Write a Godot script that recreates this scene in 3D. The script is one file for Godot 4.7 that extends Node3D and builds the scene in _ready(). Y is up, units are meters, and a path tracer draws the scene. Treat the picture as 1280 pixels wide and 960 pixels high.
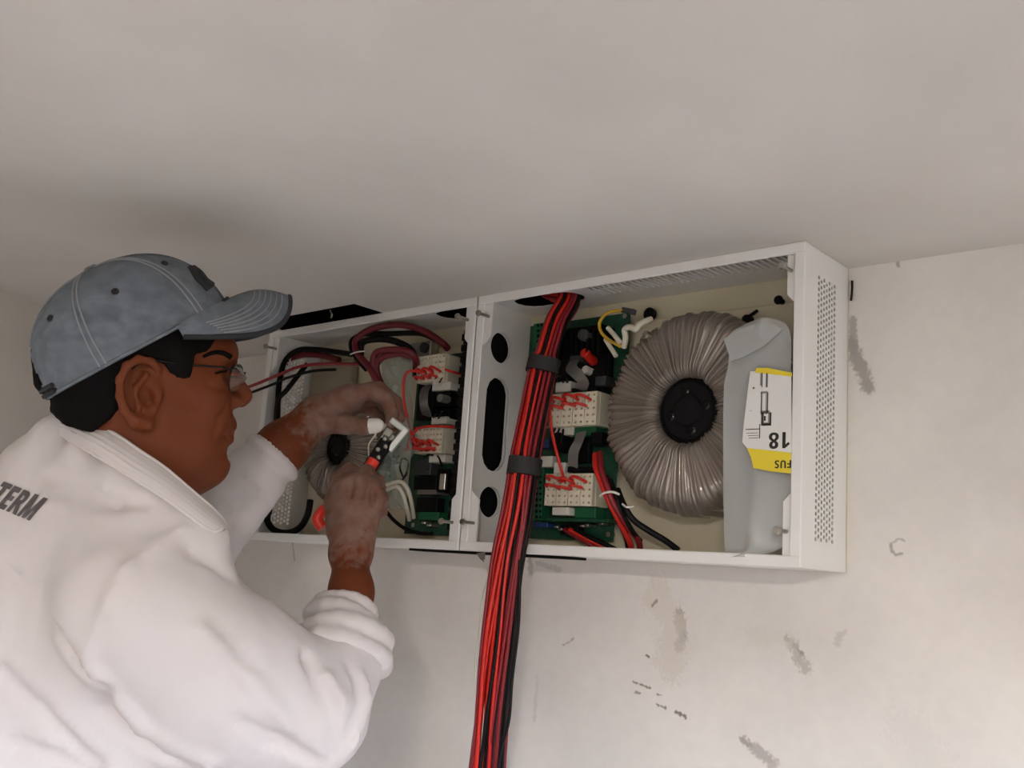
extends Node3D
# A technician working on two wall-mounted equipment cabinets under a plaster ceiling.
# x runs along the wall to the right, y up, z from the wall into the room; metres.

const YC := 2.4                      # ceiling height
const F := 1275.31                   # focal length in pixels of the 1280x960 frame
const H := 0.38                      # cabinet height
const W := 0.525                     # cabinet width
const D := 0.126                     # cabinet depth
const GAP := 0.003
var CP := Vector3(0.5127, YC - 0.4062, 1.2018)
var CB := Basis.from_euler(Vector3(deg_to_rad(10.442), deg_to_rad(41.68), deg_to_rad(3.935)), EULER_ORDER_YXZ)
var M := {}
var used := {}
var rng := RandomNumberGenerator.new()

# ---------- pixels to places ----------
func ray(px: float, py: float) -> Vector3:
	return CB * Vector3((px - 640.0) / F, -(py - 480.0) / F, -1.0)
func dep(px: float, py: float, d: float) -> Vector3:      # a point at a chosen distance
	return CP + ray(px, py) * d
func onz(px: float, py: float, z: float) -> Vector3:      # on a plane parallel to the wall
	var r := ray(px, py)
	return CP + r * ((z - CP.z) / r.z)
func onx(px: float, py: float, x: float) -> Vector3:
	var r := ray(px, py)
	return CP + r * ((x - CP.x) / r.x)
func ony(px: float, py: float, y: float) -> Vector3:
	var r := ray(px, py)
	return CP + r * ((YC + y - CP.y) / r.y)
func V(x: float, y: float, z: float) -> Vector3:          # y counted from the ceiling down
	return Vector3(x, YC + y, z)

# ---------- mesh collecting ----------
class MB:
	var v := PackedVector3Array()
	var n := PackedVector3Array()
	var c := PackedColorArray()
	var uv := PackedVector2Array()
	var col := Color.WHITE
	func tri(a: Vector3, b: Vector3, d: Vector3, na: Vector3, nb: Vector3, nd: Vector3, ua := Vector2.ZERO, ub := Vector2.ZERO, ud := Vector2.ZERO) -> void:
		var g := (d - a).cross(b - a)
		if g.dot(na + nb + nd) < 0.0:
			v.append(a); v.append(d); v.append(b)
			n.append(na); n.append(nd); n.append(nb)
			uv.append(ua); uv.append(ud); uv.append(ub)
		else:
			v.append(a); v.append(b); v.append(d)
			n.append(na); n.append(nb); n.append(nd)
			uv.append(ua); uv.append(ub); uv.append(ud)
		c.append(col); c.append(col); c.append(col)
	func quad(a: Vector3, b: Vector3, d: Vector3, e: Vector3, nn: Vector3) -> void:
		tri(a, b, d, nn, nn, nn)
		tri(a, d, e, nn, nn, nn)
	func quads(a: Vector3, b: Vector3, d: Vector3, e: Vector3, na: Vector3, nb: Vector3, nd: Vector3, ne: Vector3) -> void:
		tri(a, b, d, na, nb, nd)
		tri(a, d, e, na, nd, ne)
	func flat(a: Vector3, b: Vector3, d: Vector3, away: Vector3) -> void:
		var g := (d - a).cross(b - a)
		if g.length_squared() < 1e-20:
			return
		g = g.normalized()
		if g.dot(a - away) < 0.0:
			g = -g
		tri(a, b, d, g, g, g)
	# chamfered box; t places it
	func box(ctr: Vector3, size: Vector3, bev := 0.0, t := Basis.IDENTITY) -> void:
		var s := size * 0.5
		var q: float = min(bev, min(s.x, min(s.y, s.z)) * 0.9)
		var ax := [t.x, t.y, t.z]
		var ss := [s.x, s.y, s.z]
		for i in 3:
			var j := (i + 1) % 3
			var k := (i + 2) % 3
			for sg in [-1.0, 1.0]:
				var nn: Vector3 = ax[i] * sg
				var o: Vector3 = ctr + ax[i] * (ss[i] * sg)
				var a: Vector3 = ax[j] * (ss[j] - q)
				var b: Vector3 = ax[k] * (ss[k] - q)
				quad(o - a - b, o + a - b, o + a + b, o - a + b, nn)
		if q <= 0.0:
			return
		for i in 3:
			var j := (i + 1) % 3
			var k := (i + 2) % 3
			for sj in [-1.0, 1.0]:
				for sk in [-1.0, 1.0]:
					var nn: Vector3 = (ax[j] * sj + ax[k] * sk).normalized()
					var l: Vector3 = ax[i] * (ss[i] - q)
					var p1: Vector3 = ctr + ax[j] * (ss[j] * sj) + ax[k] * ((ss[k] - q) * sk)
					var p2: Vector3 = ctr + ax[j] * ((ss[j] - q) * sj) + ax[k] * (ss[k] * sk)
					quad(p1 - l, p1 + l, p2 + l, p2 - l, nn)
		for si in [-1.0, 1.0]:
			for sj in [-1.0, 1.0]:
				for sk in [-1.0, 1.0]:
					var x: Vector3 = t.x * si
					var y: Vector3 = t.y * sj
					var z: Vector3 = t.z * sk
					var nn := (x + y + z).normalized()
					tri(ctr + x * s.x + y * (s.y - q) + z * (s.z - q), ctr + x * (s.x - q) + y * s.y + z * (s.z - q), ctr + x * (s.x - q) + y * (s.y - q) + z * s.z, nn, nn, nn)
	# swept round tube through points (already dense); radii one or per point
	func tube(pts: PackedVector3Array, r: float, sides := 8, r_end := -1.0, cap := true) -> void:
		var m := pts.size()
		if m < 2:
			return
		var up := Vector3.UP
		var t0 := (pts[1] - pts[0]).normalized()
		if absf(t0.dot(up)) > 0.9:
			up = Vector3.RIGHT
		var u := t0.cross(up).normalized()
		var prev: Array = []
		var prevn: Array = []
		for i in m:
			var t := (pts[min(i + 1, m - 1)] - pts[max(i - 1, 0)]).normalized()
			u = (u - t * u.dot(t)).normalized()
			var w := t.cross(u)
			var rr := r if r_end < 0.0 else lerpf(r, r_end, float(i) / (m - 1))
			var ring: Array = []
			var rn: Array = []
			for k in sides:
				var a := TAU * k / sides
				var d := u * cos(a) + w * sin(a)
				ring.append(pts[i] + d * rr)
				rn.append(d)
			if i > 0:
				for k in sides:
					var k2 := (k + 1) % sides
					quads(prev[k], prev[k2], ring[k2], ring[k], prevn[k], prevn[k2], rn[k2], rn[k])
			if cap and (i == 0 or i == m - 1):
				var nn := -t if i == 0 else t
				for k in sides:
					tri(pts[i], ring[k], ring[(k + 1) % sides], nn, nn, nn)
			prev = ring
			prevn = rn
	# profile (x = radius, y = height along axis) turned round an axis
	func lathe(o: Vector3, axis: Vector3, prof: Array, sides := 24) -> void:
		var z := axis.normalized()
		var u := z.cross(Vector3.UP if absf(z.y) < 0.9 else Vector3.RIGHT).normalized()
		var w := z.cross(u)
		for i in prof.size() - 1:
			var p0: Vector2 = prof[i]
			var p1: Vector2 = prof[i + 1]
			var dn := Vector2(p1.y - p0.y, -(p1.x - p0.x))
			if dn.length() < 1e-9:
				continue
			dn = dn.normalized()
			for k in sides:
				var a := TAU * k / sides
				var b := TAU * (k + 1) / sides
				var da := u * cos(a) + w * sin(a)
				var db := u * cos(b) + w * sin(b)
				var na := da * dn.x + z * dn.y
				var nb := db * dn.x + z * dn.y
				var a0 := o + da * p0.x + z * p0.y
				var b0 := o + db * p0.x + z * p0.y
				var a1 := o + da * p1.x + z * p1.y
				var b1 := o + db * p1.x + z * p1.y
				if p0.x > 1e-7:
					tri(a0, b0, b1, na, nb, nb)
				if p1.x > 1e-7:
					tri(a0, b1, a1, na, nb, na)
	# flat polygon with thickness: pts in order, pushed by thick
	func slab(pts: PackedVector3Array, thick: Vector3) -> void:
		var u := (pts[1] - pts[0]).normalized()
		var nn := thick.normalized()
		u = (u - nn * u.dot(nn)).normalized()
		var w := nn.cross(u)
		var flat2 := PackedVector2Array()
		var mid := Vector3.ZERO
		for p in pts:
			flat2.append(Vector2((p - pts[0]).dot(u), (p - pts[0]).dot(w)))
			mid += p / pts.size()
		var ix := Geometry2D.triangulate_polygon(flat2)
		for i in range(0, ix.size(), 3):
			tri(pts[ix[i]], pts[ix[i + 1]], pts[ix[i + 2]], -nn, -nn, -nn)
			tri(pts[ix[i]] + thick, pts[ix[i + 1]] + thick, pts[ix[i + 2]] + thick, nn, nn, nn)
		var cw := Geometry2D.is_polygon_clockwise(flat2)
		for i in pts.size():
			var a := pts[i]
			var b := pts[(i + 1) % pts.size()]
			var side := (b - a).cross(nn).normalized()
			if cw:
				side = -side
			quad(a, b, b + thick, a + thick, side)
	# plate cell from o along u (lu) and w (lw) with thickness th (along nn), with a stadium or round hole of half sizes hu, hw round ctr
	func holed(o: Vector3, u: Vector3, lu: float, w: Vector3, lw: float, nn: Vector3, th: float, ctr: Vector2, hu: float, hw: float, steps := 16) -> void:
		var angs: Array = []
		for k in steps:
			angs.append(TAU * k / steps)
		for cx in [0.0, lu]:
			for cy in [0.0, lw]:
				angs.append(fposmod(atan2(cy - ctr.y, cx - ctr.x), TAU))
		angs.sort()
		var inner: Array = []
		var outer: Array = []
		var rr: float = min(hu, hw)
		for a in angs:
			var d := Vector2(cos(a), sin(a))
			var te := INF
			if d.x > 1e-9: te = min(te, (lu - ctr.x) / d.x)
			if d.x < -1e-9: te = min(te, -ctr.x / d.x)
			if d.y > 1e-9: te = min(te, (lw - ctr.y) / d.y)
			if d.y < -1e-9: te = min(te, -ctr.y / d.y)
			outer.append(ctr + d * te)
			# stadium: walk out until the distance to the core segment is rr
			var lo := 0.0
			var hi: float = max(hu, hw) * 1.01
			for it in 18:
				var md := (lo + hi) * 0.5
				var q := d * md
				q.x -= clampf(q.x, -(hu - rr), hu - rr)
				q.y -= clampf(q.y, -(hw - rr), hw - rr)
				if q.length() < rr: lo = md
				else: hi = md
			inner.append(ctr + d * lo)
		for i in angs.size():
			var j := (i + 1) % angs.size()
			var a0: Vector3 = o + u * inner[i].x + w * inner[i].y
			var b0: Vector3 = o + u * inner[j].x + w * inner[j].y
			var a1: Vector3 = o + u * outer[i].x + w * outer[i].y
			var b1: Vector3 = o + u * outer[j].x + w * outer[j].y
			var t := nn * th
			quad(a0, b0, b1, a1, -nn)
			quad(a0 + t, b0 + t, b1 + t, a1 + t, nn)
			var cc := o + u * ctr.x + w * ctr.y
			var inn := (cc - (a0 + b0) * 0.5).normalized()
			quad(a0, b0, b0 + t, a0 + t, inn)
	func plate(o: Vector3, u: Vector3, lu: float, w: Vector3, lw: float, nn: Vector3, th: float) -> void:
		box(o + u * lu * 0.5 + w * lw * 0.5 + nn * th * 0.5, Vector3(lu, lw, th), 0.0, Basis(u, w, nn))

func smooth(ctrl: Array, per := 8) -> PackedVector3Array:   # Catmull-Rom through points
	var out := PackedVector3Array()
	var m := ctrl.size()
	for i in m - 1:
		var a: Vector3 = ctrl[max(i - 1, 0)]
		var b: Vector3 = ctrl[i]
		var c: Vector3 = ctrl[i + 1]
		var d: Vector3 = ctrl[min(i + 2, m - 1)]
		for k in per:
			out.append(b.cubic_interpolate(c, a, d, float(k) / per))
	out.append(ctrl[m - 1])
	return out

# ---------- things and parts ----------
func numbered(called: String) -> String:
	var k: int = used.get(called, 0)
	used[called] = k + 1
	return called if k == 0 else "%s_%03d" % [called, k]
func thing(called: String, label: String, category: String, at: Vector3, group := "") -> Node3D:
	var o := Node3D.new()
	o.name = numbered(called)
	add_child(o)
	o.position = at
	o.set_meta("label", label)
	o.set_meta("category", category)
	if group != "":
		o.set_meta("group", group)
	return o
func base_of(parent: Node) -> Vector3:      # where the thing above stands
	var p := Vector3.ZERO
	var q := parent
	while q != null and q != self:
		p += (q as Node3D).position
		q = q.get_parent()
	return p
func part(called: String, mb: MB, mat: Material, parent: Node = self, label := "") -> MeshInstance3D:
	var off := base_of(parent)
	var vv := PackedVector3Array()
	vv.resize(mb.v.size())
	for i in mb.v.size():
		vv[i] = mb.v[i] - off
	var arr := []
	arr.resize(Mesh.ARRAY_MAX)
	arr[Mesh.ARRAY_VERTEX] = vv
	arr[Mesh.ARRAY_NORMAL] = mb.n
	arr[Mesh.ARRAY_COLOR] = mb.c
	arr[Mesh.ARRAY_TEX_UV] = mb.uv
	var me := ArrayMesh.new()
	me.add_surface_from_arrays(Mesh.PRIMITIVE_TRIANGLES, arr)
	me.surface_set_material(0, mat)
	var o := MeshInstance3D.new()
	o.name = called
	o.mesh = me
	parent.add_child(o, true)
	if label != "":
		o.set_meta("label", label)
	return o
func single(called: String, label: String, category: String, mb: MB, mat: Material, group := "") -> MeshInstance3D:
	var lo := Vector3(INF, INF, INF)
	var hi := -lo
	for p in mb.v:
		lo = lo.min(p)
		hi = hi.max(p)
	var at := Vector3((lo.x + hi.x) * 0.5, lo.y, (lo.z + hi.z) * 0.5)
	for i in mb.v.size():
		mb.v[i] -= at
	var o := part(numbered(called), mb, mat, self)
	o.position = at
	o.set_meta("label", label)
	o.set_meta("category", category)
	if group != "":
		o.set_meta("group", group)
	return o
func struct(called: String, mb: MB, mat: Material) -> MeshInstance3D:
	var o := part(called, mb, mat, self)
	o.set_meta("kind", "structure")
	return o

# ---------- materials ----------
func mat(col: Color, rough := 0.6, metal := 0.0) -> StandardMaterial3D:
	var m := StandardMaterial3D.new()
	m.albedo_color = col
	m.roughness = rough
	m.metallic = metal
	return m
func noise_tex(freq: float, lo: Color, hi: Color, sd := 1, size := 512, oct := 4) -> NoiseTexture2D:
	var n := FastNoiseLite.new()
	n.seed = sd
	n.frequency = freq
	n.fractal_octaves = oct
	var t := NoiseTexture2D.new()
	t.width = size
	t.height = size
	t.seamless = true
	t.noise = n
	var g := Gradient.new()
	g.set_color(0, lo)
	g.set_color(1, hi)
	t.color_ramp = g
	return t
func bump_tex(freq: float, strength: float, sd := 1, size := 512, oct := 4) -> NoiseTexture2D:
	var n := FastNoiseLite.new()
	n.seed = sd
	n.frequency = freq
	n.fractal_octaves = oct
	var t := NoiseTexture2D.new()
	t.width = size
	t.height = size
	t.seamless = true
	t.noise = n
	t.as_normal_map = true
	t.bump_strength = strength
	return t
func tri_mat(m: StandardMaterial3D, scale: float) -> StandardMaterial3D:
	m.uv1_triplanar = true
	m.uv1_world_triplanar = true
	m.uv1_scale = Vector3.ONE * scale
	return m
func c8(r: int, g: int, b: int) -> Color:
	return Color8(r, g, b)

# ---------- smooth bodies: distance fields meshed as surface nets ----------
class SDF:
	var a := PackedVector3Array()
	var b := PackedVector3Array()
	var ra := PackedFloat32Array()
	var rb := PackedFloat32Array()
	var kk := PackedFloat32Array()
	var op := PackedInt32Array()          # 0 joined on, 1 carved off
	var ty := PackedInt32Array()          # 0 tapered capsule, 1 ellipsoid
	var inv: Array[Transform3D] = []
	var lo := Vector3(INF, INF, INF)
	var hi := -Vector3(INF, INF, INF)
	func _grow(p: Vector3, r: float, o: int) -> void:
		if o == 0:
			lo = lo.min(p - Vector3.ONE * r)
			hi = hi.max(p + Vector3.ONE * r)
	func cap(p: Vector3, q: Vector3, r0: float, r1: float, k := 0.02, o := 0) -> void:
		a.append(p); b.append(q); ra.append(r0); rb.append(r1); kk.append(k); op.append(o); ty.append(0); inv.append(Transform3D.IDENTITY)
		_grow(p, r0, o)
		_grow(q, r1, o)
	func ell(p: Vector3, t: Basis, r: Vector3, k := 0.02, o := 0) -> void:
		a.append(p); b.append(r); ra.append(0.0); rb.append(0.0); kk.append(k); op.append(o); ty.append(1)
		inv.append(Transform3D(t, p).affine_inverse())
		_grow(p, max(r.x, max(r.y, r.z)), o)
	func tint(_p: Vector3) -> Color:
		return Color.WHITE
	func eval(p: Vector3) -> float:
		return prims(p)
	var act := PackedInt32Array()         # the shapes that matter where the field is being read
	func all() -> void:
		act.resize(a.size())
		for i in a.size():
			act[i] = i
	func one(i: int, p: Vector3) -> float:
		if ty[i] == 0:
			var ab := b[i] - a[i]
			var ap := p - a[i]
			var l2 := ab.length_squared()
			var t := 0.0
			if l2 > 1e-12:
				t = clampf(ap.dot(ab) / l2, 0.0, 1.0)
			return (ap - ab * t).length() - lerpf(ra[i], rb[i], t)
		var q := inv[i] * p
		var r := b[i]
		var k0 := (q / r).length()
		var k1 := (q / (r * r)).length()
		return k0 * (k0 - 1.0) / maxf(k1, 1e-6)
	func focus(c: Vector3, rad: float) -> void:
		var es := PackedFloat32Array()
		var near := INF
		for i in a.size():
			var e := one(i, c)
			es.append(e)
			if op[i] == 0:
				near = minf(near, e)
		act.clear()
		for i in a.size():
			if op[i] == 0:
				if es[i] < near + rad * 2.6 + kk[i] * 1.5:
					act.append(i)
			elif es[i] < rad * 1.5 + kk[i] * 1.5 + 0.004:
				act.append(i)
	func prims(p: Vector3) -> float:
		var d := 1.0
		for i in act:
			var e: float
			if ty[i] == 0:
				var ab := b[i] - a[i]
				var ap := p - a[i]
				var l2 := ab.length_squared()
				var t := 0.0
				if l2 > 1e-12:
					t = clampf(ap.dot(ab) / l2, 0.0, 1.0)
				e = (ap - ab * t).length() - lerpf(ra[i], rb[i], t)
			else:
				var q := inv[i] * p
				var r := b[i]
				var k0 := (q / r).length()
				var k1 := (q / (r * r)).length()
				e = k0 * (k0 - 1.0) / maxf(k1, 1e-6)
			var k := kk[i]
			if op[i] == 0:
				var h := maxf(k - absf(d - e), 0.0) / k
				d = minf(d, e) - h * h * k * 0.25
			else:
				var h := maxf(k - absf(d + e), 0.0) / k
				d = maxf(d, -e) + h * h * k * 0.25
		return d

func hit(f: SDF, px: float, py: float, from := 0.7) -> Vector3:     # where the sight line meets a body
	f.all()
	var r := ray(px, py)
	var l := r.length()
	var t := from
	for i in 120:
		var d: float = f.eval(CP + r * t)
		if d < 0.0004:
			break
		t += d / l * 0.9
		if t > 3.0:
			break
	return CP + r * t
func grad(f: SDF, p: Vector3) -> Vector3:
	var e := 0.0015
	return Vector3(f.eval(p + Vector3(e, 0, 0)) - f.eval(p - Vector3(e, 0, 0)), f.eval(p + Vector3(0, e, 0)) - f.eval(p - Vector3(0, e, 0)), f.eval(p + Vector3(0, 0, e)) - f.eval(p - Vector3(0, 0, e))).normalized()

func nets(f: SDF, lo: Vector3, hi: Vector3, h: float, out: MB, coloured := false) -> void:
	const B := 4
	var nb := Vector3i(((hi - lo) / (h * B)).ceil())
	var nx := nb.x * B + 1
	var ny := nb.y * B + 1
	var nz := nb.z * B + 1
	var vals := PackedFloat32Array()
	vals.resize(nx * ny * nz)
	vals.fill(1.0)
	var done := PackedByteArray()
	done.resize(nx * ny * nz)
	var active: Array[Vector3i] = []
	var rad := B * h * 0.87 * 1.35 + h * 0.5
	f.all()
	for bz in nb.z:
		for by in nb.y:
			for bx in nb.x:
				var d: float = f.eval(lo + Vector3(bx + 0.5, by + 0.5, bz + 0.5) * (h * B))
				if d > rad:
					continue
				if d < -rad:
					for z in range(bz * B, bz * B + B + 1):
						for y in range(by * B, by * B + B + 1):
							var o := (z * ny + y) * nx + bx * B
							for x in B + 1:
								vals[o + x] = -1.0
				else:
					active.append(Vector3i(bx, by, bz))
	for bl in active:
		f.focus(lo + (Vector3(bl) + Vector3.ONE * 0.5) * (h * B), h * B * 0.87)
		for z in range(bl.z * B, bl.z * B + B + 1):
			for y in range(bl.y * B, bl.y * B + B + 1):
				var o := (z * ny + y) * nx + bl.x * B
				for x in B + 1:
					if done[o + x] == 0:
						done[o + x] = 1
						vals[o + x] = f.eval(lo + Vector3(bl.x * B + x, y, z) * h)
	var cell := {}
	var verts := PackedVector3Array()
	var offs := PackedInt32Array()
	for k in 8:
		offs.append(((k >> 2) * ny + ((k >> 1) & 1)) * nx + (k & 1))
	var edges := [[0, 1], [2, 3], [4, 5], [6, 7], [0, 2], [1, 3], [4, 6], [5, 7], [0, 4], [1, 5], [2, 6], [3, 7]]
	var faces := PackedInt32Array()
	var flips: Array[bool] = []
	var cells: Array[Vector3i] = []
	for bl in active:
		for z in range(bl.z * B, bl.z * B + B):
			for y in range(bl.y * B, bl.y * B + B):
				for x in range(bl.x * B, bl.x * B + B):
					var o := (z * ny + y) * nx + x
					var m := 0
					for k in 8:
						if vals[o + offs[k]] < 0.0:
							m |= 1 << k
					if m == 0 or m == 255:
						continue
					var s := Vector3.ZERO
					var n := 0
					for e in edges:
						var i0: int = e[0]
						var i1: int = e[1]
						if ((m >> i0) & 1) == ((m >> i1) & 1):
							continue
						var g0 := vals[o + offs[i0]]
						var g1 := vals[o + offs[i1]]
						var t := g0 / (g0 - g1)
						var p0 := Vector3(i0 & 1, (i0 >> 1) & 1, i0 >> 2)
						var p1 := Vector3(i1 & 1, (i1 >> 1) & 1, i1 >> 2)
						s += p0.lerp(p1, t)
						n += 1
					cell[o] = verts.size()
					verts.append(lo + (Vector3(x, y, z) + s / n) * h)
					cells.append(Vector3i(x, y, z))
	var st := [1, nx, nx * ny]
	for ci in cells.size():
		var q := cells[ci]
		var o := (q.z * ny + q.y) * nx + q.x
		for ax in 3:
			var u := (ax + 1) % 3
			var w := (ax + 2) % 3
			var s0 := vals[o] < 0.0
			var s1: bool = vals[o + st[ax]] < 0.0
			if s0 == s1:
				continue
			var i1: int = cell.get(o - st[u], -1)
			var i2: int = cell.get(o - st[u] - st[w], -1)
			var i3: int = cell.get(o - st[w], -1)
			if i1 < 0 or i2 < 0 or i3 < 0:
				continue
			faces.append_array(PackedInt32Array([ci, i1, i2, ci, i2, i3]))
			flips.append(not s0)
	var norm := PackedVector3Array()
	norm.resize(verts.size())
	f.all()
	for i in range(0, faces.size(), 6):
		var q0 := faces[i]
		var q1 := faces[i + 1]
		var q2 := faces[i + 2]
		var q3 := faces[i + 5]
		var g := (verts[q2] - verts[q0]).cross(verts[q3] - verts[q1])
		if flips[i / 6]:
			g = -g
		norm[q0] += g
		norm[q1] += g
		norm[q2] += g
		norm[q3] += g
	for i in norm.size():
		norm[i] = norm[i].normalized()
	var save := out.col
	var cols := PackedColorArray()
	if coloured:
		for p in verts:
			cols.append(f.tint(p))
	for i in range(0, faces.size(), 3):
		var i0 := faces[i]
		var i1 := faces[i + 1]
		var i2 := faces[i + 2]
		out.tri(verts[i0], verts[i1], verts[i2], norm[i0], norm[i1], norm[i2])
		if coloured:
			var e := out.c.size()
			out.c[e - 3] = cols[i0]
			var same := out.v[e - 2] == verts[i1]
			out.c[e - 2] = cols[i1] if same else cols[i2]
			out.c[e - 1] = cols[i2] if same else cols[i1]
	out.col = save

func _ready() -> void:
	rng.seed = 20240517
	# camera
	var cam := Camera3D.new()
	cam.name = "camera"
	cam.position = CP
	cam.basis = CB
	cam.fov = 2.0 * rad_to_deg(atan(480.0 / F))
	cam.near = 0.02
	add_child(cam)
	cam.current = true
	# sky seen through the window, exposure
	var we := WorldEnvironment.new()
	we.name = "world_environment"
	var env := Environment.new()
	var sky := Sky.new()
	var sm := ProceduralSkyMaterial.new()
	sm.sky_top_color = Color(0.56, 0.67, 0.85)
	sm.sky_horizon_color = Color(0.80, 0.87, 0.96)
	sm.ground_horizon_color = Color(0.62, 0.62, 0.60)
	sm.ground_bottom_color = Color(0.42, 0.41, 0.39)
	sm.sky_energy_multiplier = 6.0
	sm.ground_energy_multiplier = 3.2
	sky.sky_material = sm
	env.background_mode = Environment.BG_SKY
	env.sky = sky
	env.ambient_light_source = Environment.AMBIENT_SOURCE_DISABLED
	env.tonemap_mode = Environment.TONE_MAPPER_LINEAR
	env.tonemap_exposure = 1.06
	env.sdfgi_enabled = true
	env.ssao_enabled = true
	env.ssil_enabled = true
	we.environment = env
	add_child(we)
	make_materials()
	build_room()
	build_lamp()
	build_cabinet(0.0, true)
	build_cabinet(-W - GAP, false)
	build_transformers()
	build_right_board()
	build_left_board()
	build_cables()
	build_bag()
	build_small_things()
	build_person()

func build_lamp() -> void:
	# flush square light panel on the ceiling, behind the photographer
	var at := V(1.31, 0.0, 2.48)
	var t := thing("ceiling_panel_light", "square glowing light panel fixed flat under the ceiling", "lamp", at + Vector3(0, -0.03, 0))
	var fr := MB.new()
	for q in [[-0.165, 0, 0.02, 0.35], [0.165, 0, 0.02, 0.35], [0, -0.165, 0.31, 0.02], [0, 0.165, 0.31, 0.02]]:
		fr.box(at + Vector3(q[0], -0.0155, q[1]), Vector3(q[2], 0.029, q[3]), 0.002)
	part("frame", fr, M.white_frame, t)
	var g := MB.new()
	g.box(at + Vector3(0, -0.016, 0), Vector3(0.31, 0.016, 0.31), 0.0)
	part("diffuser", g, M.bulb, t)
	var l := AreaLight3D.new()
	l.name = "panel_light"
	l.position = at + Vector3(0, -0.027, 0) - t.position
	l.rotation = Vector3(-PI * 0.5, 0, 0)
	l.area_size = Vector2(0.31, 0.31)
	l.light_color = Color(1.0, 0.975, 0.945)
	l.light_energy = LAMP
	l.area_range = 12.0
	l.area_attenuation = 2.0
	l.shadow_enabled = true
	t.add_child(l)

const LAMP := 11.6

func make_materials() -> void:
	M.paint = mat(c8(236, 235, 232), 0.38)                       # powder coated sheet metal
	M.paint.normal_enabled = true
	M.paint.normal_texture = bump_tex(0.12, 1.2, 5, 256, 2)
	M.paint.normal_scale = 0.12
	tri_mat(M.paint, 10.0)
	M.plaster = mat(Color.WHITE, 0.92)
	M.plaster.albedo_texture = noise_tex(0.006, c8(214, 207, 198), c8(230, 223, 214), 3, 1024, 5)
	M.plaster.normal_enabled = true
	M.plaster.normal_texture = bump_tex(0.02, 2.0, 9, 1024, 5)
	M.plaster.normal_scale = 0.25
	tri_mat(M.plaster, 0.6)
	M.ceiling = mat(Color.WHITE, 0.95)
	M.ceiling.albedo_texture = noise_tex(0.004, c8(212, 206, 198), c8(228, 222, 214), 13, 1024, 5)
	M.ceiling.normal_enabled = true
	M.ceiling.normal_texture = bump_tex(0.015, 1.5, 19, 1024, 4)
	M.ceiling.normal_scale = 0.15
	tri_mat(M.ceiling, 0.5)
	M.raw_wall = mat(Color.WHITE, 0.95)
	M.raw_wall.albedo_texture = noise_tex(0.01, c8(138, 134, 130), c8(160, 156, 151), 27, 512, 5)
	tri_mat(M.raw_wall, 0.5)
	M.floor = mat(Color.WHITE, 0.8)
	M.floor.albedo_texture = noise_tex(0.02, c8(92, 88, 84), c8(118, 113, 108), 23, 512, 5)
	tri_mat(M.floor, 0.5)
	M.wood = mat(c8(150, 112, 72), 0.6)
	M.white_frame = mat(c8(225, 225, 222), 0.4)
	M.glass = mat(Color(0.9, 0.95, 0.95, 0.08), 0.02)
	M.glass.transparency = BaseMaterial3D.TRANSPARENCY_ALPHA
	M.bulb = mat(c8(255, 246, 232), 0.4)
	M.bulb.emission_enabled = true
	M.bulb.emission = Color(1.0, 0.975, 0.945)
	M.bulb.emission_energy_multiplier = 2.0
	M.black_plastic = mat(c8(18, 18, 20), 0.45)
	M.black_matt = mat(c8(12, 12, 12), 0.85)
	for k in [M.black_plastic, M.black_matt]:
		k.metallic_specular = 0.25
	M.tape = mat(c8(28, 28, 30), 0.55)
	M.dark_grey = mat(c8(58, 60, 62), 0.5)
	M.filter = mat(c8(40, 40, 42), 0.95)  # dark grey standing for the shade behind the perforation
	M.steel = mat(c8(170, 168, 160), 0.3, 0.9)
	M.brass = mat(c8(150, 146, 130), 0.35, 0.85)
	M.pcb = mat(Color.WHITE, 0.45)
	M.pcb.albedo_texture = noise_tex(0.05, c8(10, 58, 40), c8(22, 84, 58), 33, 256, 3)
	tri_mat(M.pcb, 6.0)
	M.green_plastic = mat(c8(22, 96, 62), 0.5)
	M.blue_plastic = mat(c8(30, 62, 120), 0.45)
	M.cream = mat(c8(226, 218, 196), 0.55)
	M.cream_dark = mat(c8(120, 92, 72), 0.7)
	M.white_plastic = mat(c8(226, 224, 214), 0.5)
	M.grey_plastic = mat(c8(112, 110, 106), 0.5)
	M.red_wire = mat(c8(206, 36, 24), 0.42)
	M.red_bright = mat(c8(222, 60, 30), 0.42)
	M.red_dark = mat(c8(132, 22, 32), 0.42)
	M.maroon = mat(c8(104, 20, 34), 0.45)
	M.black_wire = mat(c8(19, 18, 20), 0.45)
	M.black_wire.metallic_specular = 0.3
	M.grey_wire = mat(c8(66, 66, 70), 0.45)
	M.yellow_wire = mat(c8(206, 166, 42), 0.45)
	M.white_wire = mat(c8(214, 210, 192), 0.5)
	M.copper = mat(c8(190, 120, 80), 0.35, 0.9)
	M.red_plastic = mat(c8(214, 52, 34), 0.4)
	M.film = mat(Color.WHITE, 0.17, 0.4)
	M.film.vertex_color_use_as_albedo = true
	M.film.clearcoat_enabled = true
	M.film.clearcoat = 0.6
	M.film.clearcoat_roughness = 0.15
	M.bag = mat(Color(0.78, 0.79, 0.78, 0.60), 0.35)
	M.bag.transparency = BaseMaterial3D.TRANSPARENCY_ALPHA
	M.clear_film = mat(Color(0.62, 0.70, 0.68, 0.45), 0.2)
	M.clear_film.transparency = BaseMaterial3D.TRANSPARENCY_ALPHA
	M.paper = mat(c8(232, 231, 228), 0.6)
	M.yellow_paper = mat(c8(232, 208, 50), 0.55)
	M.ink = mat(c8(38, 36, 34), 0.7)
	M.ink_grey = mat(c8(150, 148, 146), 0.7)
	M.plate_paint = mat(c8(218, 208, 180), 0.5)
	M.card = mat(c8(160, 150, 128), 0.7)

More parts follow.
